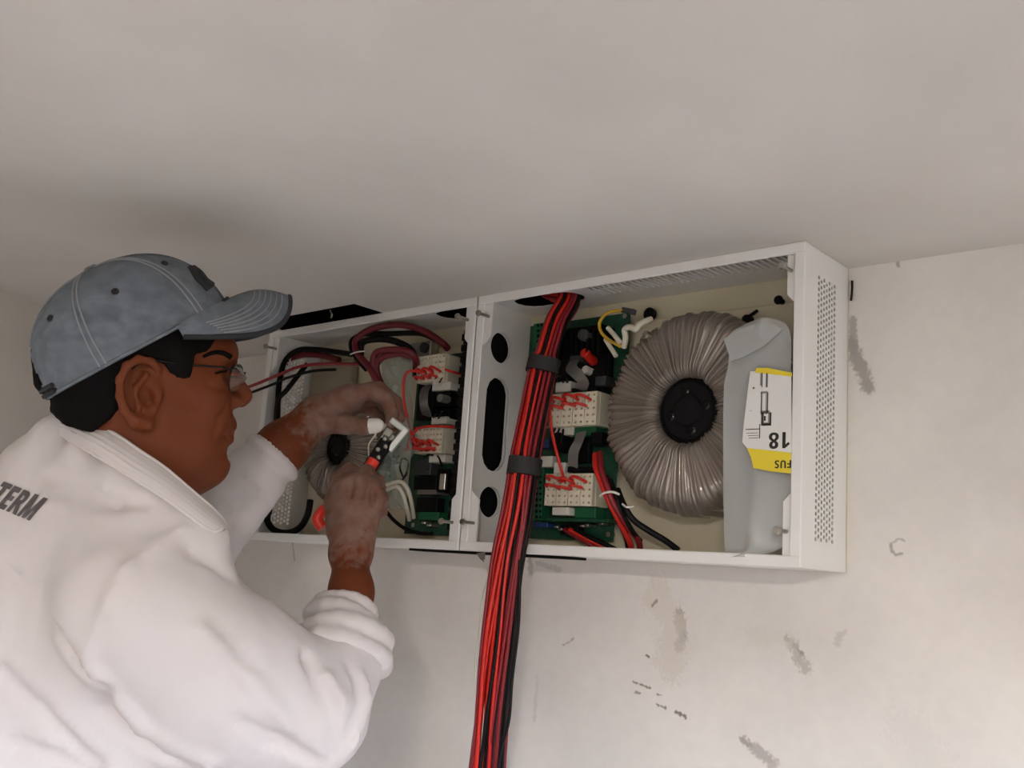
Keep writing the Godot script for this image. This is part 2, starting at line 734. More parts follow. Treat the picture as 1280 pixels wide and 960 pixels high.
func holed_wall_x(mb: MB, x: float, th: float, z0: float, z1: float, y0: float, y1: float, oz0: float, oz1: float, oy0: float, oy1: float) -> void:
	for q in [[z0, z1, y0, oy0], [z0, z1, oy1, y1], [z0, oz0, oy0, oy1], [oz1, z1, oy0, oy1]]:
		mb.box(Vector3(x + th * 0.5, (q[2] + q[3]) * 0.5, (q[0] + q[1]) * 0.5), Vector3(th, q[3] - q[2], q[1] - q[0]))

func build_room() -> void:
	var X1 := 2.6
	var Z1 := 3.4
	# back wall carries a painted surface of its own: marks copied from the photograph
	var wb := MB.new()
	wb.box(V((-1.7 + X1 + 0.2) * 0.5, -YC * 0.5 + 0.1, -0.08), Vector3(X1 + 0.2 + 1.7, YC + 0.4, 0.16))
	for i in wb.v.size():
		wb.uv[i] = Vector2((wb.v[i].x + 1.7) / 2.6, (YC - wb.v[i].y) / 1.3)
	struct("wall_back", wb, wall_material())
	# splayed wall on the left, then straight back
	var wl := MB.new()
	var a := Vector3(-1.504, 0, 0)
	var b := Vector3(-1.504 + 0.5045 * 2.0, 0, 2.0)
	var dirv := (b - a).normalized()
	var nn := Vector3(dirv.z, 0, -dirv.x)
	wl.box((a + b) * 0.5 - nn * 0.08 + Vector3(0, YC * 0.5, 0), Vector3((b - a).length() + 0.1, YC + 0.2, 0.16), 0.0, Basis(dirv, Vector3.UP, dirv.cross(Vector3.UP)))
	wl.box(Vector3(b.x - 0.08, YC * 0.5, (2.0 + Z1 + 0.1) * 0.5), Vector3(0.16, YC + 0.2, Z1 + 0.1 - 2.0))
	struct("wall_left", wl, M.plaster)
	var wr := MB.new()
	holed_wall_x(wr, X1, 0.16, -0.16, Z1 + 0.16, -0.1, YC + 0.1, 0.7, 2.3, 0.85, 2.0)
	struct("wall_right", wr, M.plaster)
	var wf := MB.new()
	wf.box(Vector3(X1 * 0.5 - 0.3, YC * 0.5, Z1 + 0.08), Vector3(X1 + 1.2, YC + 0.2, 0.16))
	struct("wall_front", wf, M.raw_wall)
	# window in the right wall
	var fr := MB.new()
	for q in [[0.7, 2.3, 0.85, 0.90], [0.7, 2.3, 1.95, 2.0], [0.7, 0.75, 0.9, 1.95], [2.25, 2.3, 0.9, 1.95], [1.475, 1.525, 0.9, 1.95]]:
		fr.box(Vector3(X1 + 0.06, (q[2] + q[3]) * 0.5, (q[0] + q[1]) * 0.5), Vector3(0.05, q[3] - q[2], q[1] - q[0]), 0.004)
	var win := struct("window_1", fr, M.white_frame)
	for q in [[0.75, 1.475], [1.525, 2.25]]:
		var pn := MB.new()
		pn.box(Vector3(X1 + 0.06, 1.425, (q[0] + q[1]) * 0.5), Vector3(0.004, 1.05, q[1] - q[0]))
		part("pane", pn, M.glass, win)
	var fl := MB.new()
	fl.box(Vector3(0.5, -0.08, 1.6), Vector3(4.6, 0.16, 4.0))
	struct("floor", fl, M.floor)
	# ceiling with the cable opening cut above the left cabinet
	var cl := MB.new()
	var hx0 := -1.02
	var hx1 := -0.741
	var hx2 := -0.37
	var hz0 := 0.02
	var hzm := 0.10
	var hz1 := 0.187
	for q in [[-1.8, X1 + 0.2, hz1, Z1 + 0.2], [-1.8, X1 + 0.2, -0.2, hz0], [-1.8, hx0, hz0, hz1], [hx2, X1 + 0.2, hz0, hz1], [hx1, hx2, hzm, hz1]]:
		cl.box(V((q[0] + q[1]) * 0.5, 0.06, (q[2] + q[3]) * 0.5), Vector3(q[1] - q[0], 0.12, q[3] - q[2]))
	var ceil_o := struct("ceiling", cl, M.ceiling)
	var cv := MB.new()      # void above the opening, its shade put in as black colour
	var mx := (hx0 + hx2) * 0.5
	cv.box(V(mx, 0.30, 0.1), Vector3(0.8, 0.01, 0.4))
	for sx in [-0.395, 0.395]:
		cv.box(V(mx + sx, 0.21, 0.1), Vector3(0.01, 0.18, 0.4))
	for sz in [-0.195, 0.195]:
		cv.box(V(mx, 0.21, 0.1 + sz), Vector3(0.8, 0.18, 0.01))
	# cut edges faced in black too, shade of the opening put into the colour
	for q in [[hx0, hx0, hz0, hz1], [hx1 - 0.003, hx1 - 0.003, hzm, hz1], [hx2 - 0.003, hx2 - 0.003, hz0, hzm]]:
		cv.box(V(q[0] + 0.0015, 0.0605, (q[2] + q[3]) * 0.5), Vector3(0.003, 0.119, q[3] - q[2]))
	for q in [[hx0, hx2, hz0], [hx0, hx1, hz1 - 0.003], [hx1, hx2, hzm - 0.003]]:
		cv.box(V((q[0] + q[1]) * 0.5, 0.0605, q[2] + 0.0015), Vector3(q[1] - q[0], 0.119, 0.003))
	part("cable_opening", cv, M.black_matt, ceil_o, "cable opening cut into the ceiling, its shade coloured black")

# albedo of the back wall: old plaster, scuffs and chips where the photograph shows them
func wall_material() -> StandardMaterial3D:
	var w := 2048
	var h := 1024
	var n1 := FastNoiseLite.new()
	n1.seed = 4
	n1.frequency = 0.004
	n1.fractal_octaves = 5
	var i1 := n1.get_image(w, h)
	i1.convert(Image.FORMAT_L8)
	var d1 := i1.get_data()
	var n2 := FastNoiseLite.new()
	n2.seed = 14
	n2.frequency = 0.05
	n2.fractal_octaves = 3
	var i2 := n2.get_image(w, h)
	i2.convert(Image.FORMAT_L8)
	var d2 := i2.get_data()
	var by := PackedByteArray()
	by.resize(w * h * 3)
	var hg := PackedByteArray()
	hg.resize(w * h)
	for i in w * h:
		var t := (d1[i] - 128) * 0.07 + (d2[i] - 128) * 0.018
		var o := i * 3
		by[o] = int(229.0 + t)
		by[o + 1] = int(223.0 + t)
		by[o + 2] = int(216.0 + t * 0.9)
		hg[i] = 140 + (d2[i] - 128) / 10
	# each mark: centre line in photo pixels, half width (mm), colour, strength, raggedness
	var marks := [
		[[[1064, 428], [1074, 455], [1086, 484]], 9.0, Color8(172, 166, 160), 0.9, 0.35],
		[[[1066, 400], [1068, 440]], 5.0, Color8(170, 165, 160), 0.7, 0.4],
		[[[849, 766], [851, 776]], 5.0, Color8(120, 112, 106), 0.75, 0.7],
		[[[850, 775], [854, 795], [848, 806]], 8.0, Color8(186, 178, 171), 0.95, 0.4],
		[[[821, 750], [816, 757]], 2.0, Color8(90, 76, 64), 0.9, 0.5],
		[[[822, 745], [840, 780], [838, 830]], 24.0, Color8(214, 202, 188), 0.55, 0.5],
		[[[984, 799], [993, 806], [1002, 818]], 3.5, Color8(122, 114, 108), 0.8, 0.6],
		[[[990, 806], [1000, 826], [1006, 834]], 8.0, Color8(190, 182, 174), 0.85, 0.5],
		[[[945, 795], [985, 800]], 11.0, Color8(216, 209, 197), 0.6, 0.7],
		[[[929, 925], [945, 937], [962, 950]], 5.0, Color8(168, 160, 153), 0.95, 0.5],
		[[[945, 936], [957, 948], [966, 956]], 8.0, Color8(188, 180, 174), 0.9, 0.4],
		[[[792, 852], [812, 860]], 1.6, Color8(128, 118, 108), 0.8, 0.8],
		[[[793, 866], [800, 866]], 1.4, Color8(140, 130, 120), 0.7, 0.8],
		[[[820, 880], [832, 885]], 1.6, Color8(128, 118, 108), 0.8, 0.8],
		[[[845, 890], [857, 896]], 2.0, Color8(118, 108, 100), 0.85, 0.8],
		[[[822, 868], [826, 869]], 1.5, Color8(130, 120, 110), 0.8, 0.6],
		[[[808, 819], [811, 821]], 1.6, Color8(110, 98, 90), 0.9, 0.4],
		[[[1046, 805], [1049, 795], [1056, 790]], 4.0, Color8(202, 195, 190), 0.7, 0.5],
		[[[1114, 680], [1114, 688], [1120, 694], [1127, 692]], 1.8, Color8(166, 158, 152), 0.8, 0.4],
		[[[1117, 678], [1124, 673], [1131, 676]], 1.4, Color8(180, 172, 166), 0.7, 0.4],
		[[[704, 806], [712, 802], [717, 798]], 1.6, Color8(176, 168, 160), 0.8, 0.7],
		[[[662, 696], [664, 716]], 5.0, Color8(182, 176, 172), 0.7, 0.6],
		[[[672, 704], [700, 712]], 4.0, Color8(192, 187, 183), 0.6, 0.6],
		[[[485, 760], [480, 800]], 20.0, Color8(216, 206, 192), 0.4, 0.7],
		[[[366, 678], [368, 700]], 2.5, Color8(180, 170, 154), 0.7, 0.4],
		[[[1122, 326], [1123, 333]], 2.0, Color8(170, 164, 158), 0.8, 0.4],
		[[[1124, 905], [1150, 920], [1165, 950]], 18.0, Color8(222, 216, 209), 0.5, 0.6],
		[[[672, 845], [668, 900]], 3.0, Color8(206, 199, 191), 0.5, 0.7],
	]
	for m in marks:
		var pts: Array = []
		var lo := Vector2(INF, INF)
		var hi := -lo
		var hw: float = m[1] / 1000.0
		for q in m[0]:
			var p := onz(q[0], q[1], 0.0)
			var uvp := Vector2(p.x + 1.7, YC - p.y)
			pts.append(uvp)
			lo = lo.min(uvp)
			hi = hi.max(uvp)
		lo -= Vector2.ONE * hw * 2.0
		hi += Vector2.ONE * hw * 2.0
		var cc: Color = m[2]
		for y in range(max(0, int(lo.y / 1.3 * h)), min(h - 1, int(hi.y / 1.3 * h) + 1)):
			for x in range(max(0, int(lo.x / 2.6 * w)), min(w - 1, int(hi.x / 2.6 * w) + 1)):
				var p := Vector2((x + 0.5) / w * 2.6, (y + 0.5) / h * 1.3)
				var dd := INF
				for i in pts.size() - 1:
					dd = min(dd, p.distance_to(Geometry2D.get_closest_point_to_segment(p, pts[i], pts[i + 1])))
				var rag: float = n2.get_noise_2d(x * 4.0, y * 4.0) * m[4] * 1.6 + n1.get_noise_2d(x * 9.0, y * 9.0) * m[4] * 1.2
				var e := dd / hw + rag
				var al: float = smoothstep(0.0, 1.0, clampf((1.25 - e) * 1.4, 0.0, 1.0)) * m[3]
				if al <= 0.0:
					continue
				var o := (y * w + x) * 3
				by[o] = int(lerpf(by[o], cc.r8, al))
				by[o + 1] = int(lerpf(by[o + 1], cc.g8, al))
				by[o + 2] = int(lerpf(by[o + 2], cc.b8, al))
				if m[1] < 10.0:
					hg[y * w + x] = int(lerpf(hg[y * w + x], 70, al))
	var im := Image.create_from_data(w, h, false, Image.FORMAT_RGB8, by)
	var hm := Image.create_from_data(w, h, false, Image.FORMAT_L8, hg)
	hm.convert(Image.FORMAT_RGBA8)
	hm.bump_map_to_normal_map(1.6)
	var mm := mat(Color.WHITE, 0.92)
	mm.albedo_texture = ImageTexture.create_from_image(im)
	mm.normal_enabled = true
	mm.normal_texture = ImageTexture.create_from_image(hm)
	mm.normal_scale = 0.6
	return mm

# ---------- equipment cabinets ----------
func bolt(mb: MB, at: Vector3, axis: Vector3, r := 0.0024, l := 0.022, hr := 0.0048) -> void:
	mb.lathe(at, axis, [Vector2(r, 0), Vector2(r, l), Vector2(hr, l), Vector2(hr, l + 0.0015), Vector2(hr * 0.8, l + 0.004), Vector2(0.0, l + 0.0042)], 12)

func build_cabinet(xr: float, right: bool) -> void:
	var label := "white metal cabinet with long perforated side, red cable bundle hanging out of it" if right else "white metal cabinet beside the man's hands, in the corner of the room"
	var t := thing("equipment_cabinet", label, "cabinet", V(xr - W * 0.5, -H, D * 0.5), "open white equipment cabinets side by side on the wall")
	var th := 0.0016
	var x0 := xr - W
	var X := Vector3.RIGHT
	var Y := Vector3.UP
	var Z := Vector3(0, 0, 1)
	var e := 0.0005
	# back
	var b := MB.new()
	b.box(V(xr - W * 0.5, -H * 0.5, 0.002), Vector3(W - 2 * e, H - 2 * e, 0.003))
	part("back_panel", b, M.plate_paint, t)
	var pl := MB.new()
	pl.box(V(xr - W * 0.5, -0.204, 0.009), Vector3(W - 0.03, 0.335, 0.010), 0.003)
	part("mounting_plate", pl, M.plate_paint, t, "cream mounting plate")
	# top with a cable hole and vent slots
	var top := MB.new()
	var oy := -0.0005 - th
	var zd := D - 0.004
	var hx0 := x0 + 0.026
	var hx1 := x0 + 0.152
	if not right:
		hx0 = x0 + 0.385
		hx1 = x0 + 0.505
	var o := V(x0 + e, oy, 0.003)
	top.plate(o, X, hx0 - x0 - e, Z, zd - 0.003, Y, th)
	top.holed(V(hx0, oy, 0.003), X, hx1 - hx0, Z, zd - 0.003, Y, th, Vector2((hx1 - hx0) * 0.5, 0.063), (hx1 - hx0) * 0.5 - 0.002, 0.026, 28)
	var rest := 0.0
	var sx := hx1
	if right:
		var ns := 34
		var dx := (xr - 0.03 - hx1 - 0.025) / ns
		top.plate(V(sx, oy, 0.003), X, 0.025, Z, zd - 0.003, Y, th)
		for k in ns:
			top.holed(V(sx + 0.025 + k * dx, oy, 0.003), X, dx, Z, zd - 0.003, Y, th, Vector2(dx * 0.5, 0.075), dx * 0.28, 0.026, 8)
		top.plate(V(xr - 0.03, oy, 0.003), X, 0.03 - e, Z, zd - 0.003, Y, th)
	else:
		top.plate(V(sx, oy, 0.003), X, xr - e - sx, Z, zd - 0.003, Y, th)
	part("top_panel", top, M.paint, t)
	var bot := MB.new()
	bot.plate(V(x0 + e, -H + 0.0005, 0.003), X, W - 2 * e, Z, zd - 0.003, Y, th)
	part("bottom_panel", bot, M.paint, t)
	# sides
	for s in [0, 1]:
		var sd := MB.new()
		var px := x0 + e if s == 0 else xr - e - th
		var yb := -H + 0.0022
		var hh := H - 0.0044
		if (right and s == 0) or (not right and s == 1):
			# cable holes: round, long, round
			var cells := [[yb, -0.270, -0.305, 0.024, 0.023], [-0.270, -0.105, -0.187, 0.026, 0.072], [-0.105, yb + hh, -0.068, 0.024, 0.024]]
			for q in cells:
				sd.holed(V(px, q[0], 0.003), Z, zd - 0.003, Y, q[1] - q[0], X, th, Vector2(0.069 - 0.003, q[2] - q[0]), q[3], q[4], 40)
		elif (right and s == 1) or (not right and s == 0):
			# perforated strip
			var y0 := -0.349
			var y1 := -0.031
			var z0 := 0.038
			var z1 := 0.090
			sd.plate(V(px, yb, 0.003), Z, zd - 0.003, Y, y0 - yb, X, th)
			sd.plate(V(px, y1, 0.003), Z, zd - 0.003, Y, yb + hh - y1, X, th)
			sd.plate(V(px, y0, 0.003), Z, z0 - 0.003, Y, y1 - y0, X, th)
			sd.plate(V(px, y0, z1), Z, zd - z1, Y, y1 - y0, X, th)
			var cw := (z1 - z0) / 7.0
			var rows := 44
			var rh := (y1 - y0) / rows
			for cidx in 7:
				var sh := rh * 0.5 if cidx % 2 == 1 else 0.0
				var n := rows if sh == 0.0 else rows - 1
				if sh > 0.0:
					sd.plate(V(px, y0, z0 + cidx * cw), Z, cw, Y, sh, X, th)
					sd.plate(V(px, y1 - sh, z0 + cidx * cw), Z, cw, Y, sh, X, th)
				for r in n:
					sd.holed(V(px, y0 + sh + r * rh, z0 + cidx * cw), Z, cw, Y, rh, X, th, Vector2(cw * 0.5, rh * 0.5), 0.0029, 0.0029, 6)
		else:
			sd.plate(V(px, yb, 0.003), Z, zd - 0.003, Y, hh, X, th)
		part("side_panel", sd, M.paint, t)
	if right:
		# added dark sheet behind the perforated strip, standing in for shade in its holes
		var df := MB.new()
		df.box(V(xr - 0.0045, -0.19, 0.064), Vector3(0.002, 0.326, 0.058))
		part("hole_shade_sheet", df, M.filter, t)
	# folded front frame
	var fr := MB.new()
	var lw := 0.0135
	var zf := D - 0.004
	fr.box(V(xr - W * 0.5, -lw * 0.5, zf + 0.002), Vector3(W, lw, 0.004), 0.0012)
	fr.box(V(xr - W * 0.5, -H + lw * 0.5, zf + 0.002), Vector3(W, lw, 0.004), 0.0012)
	for s in [x0 + lw * 0.5, xr - lw * 0.5]:
		fr.box(V(s, -H * 0.5, zf + 0.002), Vector3(lw, H - 2 * lw + 0.002, 0.004), 0.0012)
	part("front_frame", fr, M.paint, t)
	# corner tabs with their bolts
	for sx2 in [0, 1]:
		for sy in [0, 1]:
			var tb := MB.new()
			var ext := 0.027 if sx2 == 0 else 0.024
			var xa := x0 + 0.002 if sx2 == 0 else xr - 0.002
			var xi := x0 + ext if sx2 == 0 else xr - ext
			var ya := -0.004 if sy == 0 else -H + 0.004
			var yi := -0.062 if sy == 0 else -H + 0.074
			var ych := yi - 0.014 if sy == 0 else yi + 0.014
			var zt := zf - 0.0035
			tb.slab(PackedVector3Array([V(xa, ya, zt), V(xi, ya, zt), V(xi, yi, zt), V(lerpf(xa, xi, 0.4), ych, zt), V(xa, ych, zt)]), Vector3(0, 0, 0.003))
			var tab := part("mounting_tab", tb, M.paint, t)
			var bm := MB.new()
			var bx := x0 + 0.0205 if sx2 == 0 else xr - 0.0195
			var byy := -0.033 if sy == 0 else -H + 0.040
			bolt(bm, V(bx, byy, zt + 0.003), Vector3(0, 0, 1))
			part("screw", bm, M.steel, tab, "steel screw standing out of the tab")

# ---------- toroidal transformers ----------
func toroid(called: String, label: String, at: Vector3, ro: float, zf: float, sd: int) -> void:
	var t := thing(called, label, "transformer", at + Vector3(0, -ro, 0), "toroidal transformers")
	var ri := ro * 0.325
	var N := 540
	var amp := PackedFloat32Array()
	var r2 := RandomNumberGenerator.new()
	r2.seed = sd
	# irregular pleats: each pleat has its own height and width
	amp.resize(N)
	var i := 0
	while i < N:
		var wdt := r2.randi_range(3, 9)
		var hgt := r2.randf_range(0.35, 1.0)
		for k in wdt:
			if i + k < N:
				amp[i + k] = hgt * pow(sin(PI * (k + 0.5) / wdt), 0.6)
		i += wdt
	# half profile: from the hole over the front to the rim and down to the back
	var z0 := 0.015
	var prof: Array = []
	prof.append(Vector2(ri - 0.002, zf - 0.030))
	prof.append(Vector2(ri + 0.001, zf - 0.014))
	for k in 9:
		var s := k / 8.0
		var a := PI * (0.92 - 0.42 * s)
		prof.append(Vector2(ri + 0.016 + 0.016 * cos(a), zf - 0.016 + 0.016 * sin(a)))
	for k in range(1, 7):
		prof.append(Vector2(lerpf(ri + 0.016, ro - 0.030, k / 6.0), zf - 0.0015 * (k / 6.0)))
	for k in range(1, 11):
		var a := PI * 0.5 * (1.0 - k / 10.0)
		prof.append(Vector2(ro - 0.030 + 0.030 * cos(a), zf - 0.0315 + 0.030 * sin(a)))
	for k in range(1, 5):
		prof.append(Vector2(ro - 0.002 * k / 4.0, lerpf(zf - 0.0315, z0 + 0.006, k / 4.0)))
	prof.append(Vector2(ro - 0.012, z0))
	var nz := FastNoiseLite.new()
	nz.seed = sd
	nz.frequency = 18.0
	var grid: Array = []
	for k in N:
		var a := TAU * k / N
		var col: Array = []
		for j in prof.size():
			var p: Vector2 = prof[j]
			var f := float(j) / (prof.size() - 1)
			var w := clampf(f * 8.0, 0.15, 1.0)
			var sw := nz.get_noise_2d(cos(a) * 0.12 + f * 0.05, sin(a) * 0.12) * 0.05
			var aa := a + sw * f
			var hgt: float = (amp[k] - 0.5) * 0.0090 * w * (0.55 + 0.45 * p.x / ro) + nz.get_noise_2d(p.x * cos(a), p.x * sin(a)) * 0.0012
			var dn := Vector2.ZERO
			if j > 0 and j < prof.size() - 1:
				var tg: Vector2 = prof[j + 1] - prof[j - 1]
				dn = Vector2(tg.y, -tg.x).normalized()
				if dn.y < -0.2:
					dn = -dn
				dn = Vector2(-tg.y, tg.x).normalized() if Vector2(-tg.y, tg.x).dot(p - Vector2((ri + ro) * 0.5, (zf + z0) * 0.5)) > 0 else Vector2(tg.y, -tg.x).normalized()
			var pp := p + dn * hgt
			col.append(Vector3(at.x + cos(aa) * pp.x, at.y + sin(aa) * pp.x, pp.y))
		grid.append(col)
	var mb := MB.new()
	var J := prof.size()
	var nrm: Array = []
	for k in N:
		var col: Array = []
		for j in J:
			var g: Vector3 = (grid[(k + 1) % N][j] - grid[(k - 1 + N) % N][j]).cross(grid[k][min(j + 1, J - 1)] - grid[k][max(j - 1, 0)])
			g = g.normalized()
			var mid := Vector3(at.x + cos(TAU * k / N) * (ri + ro) * 0.5, at.y + sin(TAU * k / N) * (ri + ro) * 0.5, (zf + z0) * 0.5)
			if g.dot(grid[k][j] - mid) < 0:
				g = -g
			col.append(g)
		nrm.append(col)
	for k in N:
		var k2 := (k + 1) % N
		for j in J - 1:
			mb.col = Color(0.245, 0.205, 0.175)      # taupe film over brown copper
			mb.quads(grid[k][j], grid[k2][j], grid[k2][j + 1], grid[k][j + 1], nrm[k][j], nrm[k2][j], nrm[k2][j + 1], nrm[k][j + 1])
	part("winding", mb, M.film, t, "taupe film wrapped in radial pleats")
	# black potted centre with four sunk fixing points
	var c := MB.new()
	var zc := zf - 0.006
	c.lathe(Vector3(at.x, at.y, 0.012), Vector3(0, 0, 1), [Vector2(ri + 0.001, 0), Vector2(ri + 0.001, zc - 0.022), Vector2(ri * 0.9, zc - 0.016), Vector2(ri * 0.86, zc - 0.020), Vector2(ri * 0.5, zc - 0.020), Vector2(ri * 0.44, zc - 0.017), Vector2(0, zc - 0.017)], 40)
	var ctr := part("centre_disc", c, M.black_plastic, t, "black moulded centre disc")
	for k in 4:
		var a := TAU * k / 4.0 + 0.22
		var q := MB.new()
		var p := Vector3(at.x + cos(a) * ri * 0.62, at.y + sin(a) * ri * 0.62, zc - 0.009)
		q.lathe(p, Vector3(0, 0, 1), [Vector2(0.0065, -0.004), Vector2(0.0065, 0.001), Vector2(0.0045, 0.003), Vector2(0.0042, -0.002), Vector2(0, -0.002)], 12)
		q.box(p + Vector3(0.001, 0.003, 0.0028), Vector3(0.004, 0.0016, 0.0012), 0.0004)
		part("fixing_boss", q, M.black_gloss, ctr)

func build_transformers() -> void:
	M.black_gloss = mat(c8(26, 26, 28), 0.12)
	toroid("toroidal_transformer", "large toroidal transformer with pleated film behind hanging plastic bag", V(-0.176, -0.187, 0.0), 0.1315, 0.100, 3)
	toroid("toroidal_transformer", "toroidal transformer partly hidden by the man's hands and forearm", onz(432, 560, 0.06) * Vector3(1, 1, 0), 0.098, 0.088, 8)

# ---------- circuit boards ----------
func pbox(mb: MB, px0: float, py0: float, px1: float, py1: float, z0: float, z1: float, bev := 0.0008) -> void:
	# box whose front face covers these photo pixels when its front stands at z1
	var a := onz(px0, (py0 + py1) * 0.5, z1)
	var b := onz(px1, (py0 + py1) * 0.5, z1)
	var c := onz((px0 + px1) * 0.5, py0, z1)
	var d := onz((px0 + px1) * 0.5, py1, z1)
	mb.box(Vector3((a.x + b.x) * 0.5, (c.y + d.y) * 0.5, (z0 + z1) * 0.5), Vector3(absf(b.x - a.x), absf(c.y - d.y), z1 - z0), bev)
func chip(parent: Node, called: String, r: Array, z0: float, z1: float, m: Material, label := "") -> MeshInstance3D:
	var mb := MB.new()
	pbox(mb, r[0], r[1], r[2], r[3], z0, z1)
	return part(called, mb, m, parent, label)

func terminal_block(parent: Node, r: Array, z0: float, z1: float, jumper_row: int, jump: Array) -> void:
	var a := onz(r[0], (r[1] + r[3]) * 0.5, z1)
	var b := onz(r[2], (r[1] + r[3]) * 0.5, z1)
	var c := onz((r[0] + r[2]) * 0.5, r[1], z1)
	var d := onz((r[0] + r[2]) * 0.5, r[3], z1)
	var x0: float = a.x
	var x1: float = b.x
	var y0: float = d.y
	var y1: float = c.y
	var body := MB.new()
	body.box(Vector3((x0 + x1) * 0.5, (y0 + y1) * 0.5, (z0 + z1 - 0.007) * 0.5), Vector3(x1 - x0, y1 - y0, z1 - 0.007 - z0), 0.0008)
	var tb := part("terminal_block", body, M.cream, parent, "cream plug-in terminal block of four columns")
	var cw := (x1 - x0) / 4.0
	var yh := (y1 - y0) / 5.0
	for k in 4:
		var cm := MB.new()
		var xw := cw - 0.0014
		var xa0 := x0 + k * cw + 0.0007
		for row in 5:
			for sd in 2:
				cm.holed(Vector3(xa0 + sd * xw * 0.5, y0 + row * yh, z1 - 0.007), Vector3.RIGHT, xw * 0.5, Vector3.UP, yh, Vector3(0, 0, 1), 0.007, Vector2(xw * 0.25, yh * 0.5), 0.0022, 0.0017, 6)
		for sd in 2:
			cm.box(Vector3(xa0 + sd * xw, (y0 + y1) * 0.5, z1 - 0.0035), Vector3(0.0003, y1 - y0, 0.007))
		part("contact_column", cm, M.cream, tb)
	# red link wires looping from column to column
	var ry := lerpf(y1, y0, 0.22 if jumper_row == 0 else 0.62)
	for k in 3:
		var j := MB.new()
		var xa := x0 + (k + 0.35) * cw
		var xb := x0 + (k + 1.45) * cw
		var dy := rng.randf_range(-0.003, 0.003)
		j.tube(smooth([Vector3(xa, ry + dy, z1 - 0.002), Vector3(xa + 0.001, ry + 0.004 + dy, z1 + 0.008), Vector3((xa + xb) * 0.5, ry + 0.005 + dy, z1 + 0.012), Vector3(xb - 0.001, ry + 0.001 + dy, z1 + 0.008), Vector3(xb, ry - 0.002 + dy, z1 - 0.002)], 5), 0.0022, 7)
		j.tube(smooth([Vector3(xa - 0.004, ry - 0.009 + dy, z1 - 0.002), Vector3(xa, ry - 0.008 + dy, z1 + 0.008), Vector3((xa + xb) * 0.5 - 0.004, ry - 0.007 + dy, z1 + 0.010), Vector3(xb - 0.006, ry - 0.010 + dy, z1 - 0.002)], 5), 0.0022, 7)
		part("link_wire", j, M.red_wire, tb, "red looped link wire")
	for q in jump:
		var j := MB.new()
		j.tube(smooth(q, 6), 0.0022, 7)
		part("link_wire", j, M.red_wire, tb, "red looped link wire")

func terminal_strip(parent: Node, r: Array, z0: float, z1: float, n: int) -> void:
	var s := chip(parent, "screw_terminal_strip", r, z0, z1, M.green_plastic, "green screw terminal strip")
	var hm := MB.new()
	for k in n:
		var p := onz((r[0] + r[2]) * 0.5, lerpf(r[1], r[3], (k + 0.5) / n), z1)
		hm.lathe(p, Vector3(0, 0, 1), [Vector2(0.0026, 0.0006), Vector2(0.0026, 0.0008), Vector2(0, 0.0008)], 8)
		hm.box(p + Vector3(0.007, 0, 0.0003), Vector3(0.004, 0.0034, 0.0006))
	var so := part("screw_heads", hm, M.black_matt, s)
	so.set_meta("kind", "stuff")

func can(parent: Node, called: String, at: Vector3, axis: Vector3, r: float, l: float, m: Material, label := "") -> void:
	var mb := MB.new()
	mb.lathe(at, axis, [Vector2(0, 0), Vector2(r, 0), Vector2(r, l - 0.001), Vector2(r - 0.001, l), Vector2(r * 0.6, l), Vector2(r * 0.55, l - 0.0006), Vector2(0, l - 0.0006)], 16)
	part(called, mb, m, parent, label)

func ribbon(called: String, label: String, path: Array, wdir: Vector3, w: float, m: Material, cat := "ribbon cable") -> void:
	var pts := smooth(path, 8)
	var mb := MB.new()
	var n := 6
	for i in pts.size() - 1:
		var t0 := (pts[min(i + 1, pts.size() - 1)] - pts[max(i - 1, 0)]).normalized()
		var t1 := (pts[min(i + 2, pts.size() - 1)] - pts[i]).normalized()
		var n0 := t0.cross(wdir).normalized()
		var n1 := t1.cross(wdir).normalized()
		var w0 := n0.cross(t0).normalized()
		var w1 := n1.cross(t1).normalized()
		for s in [-1.0, 1.0]:
			for k in n:
				# each strand of the ribbon is a shallow ridge
				for hlf in 2:
					var u0 := (float(k) + hlf * 0.5) / n - 0.5
					var u1 := (float(k) + hlf * 0.5 + 0.5) / n - 0.5
					var h0 := 0.0004 if hlf == 0 else 0.0009
					var h1 := 0.0009 if hlf == 0 else 0.0004
					var nn0: Vector3 = n0 * s
					mb.quads(pts[i] + w0 * w * u0 + nn0 * h0, pts[i] + w0 * w * u1 + nn0 * h1, pts[i + 1] + w1 * w * u1 + n1 * s * h1, pts[i + 1] + w1 * w * u0 + n1 * s * h0, nn0, nn0, n1 * s, n1 * s)
	single(called, label, cat, mb, m)

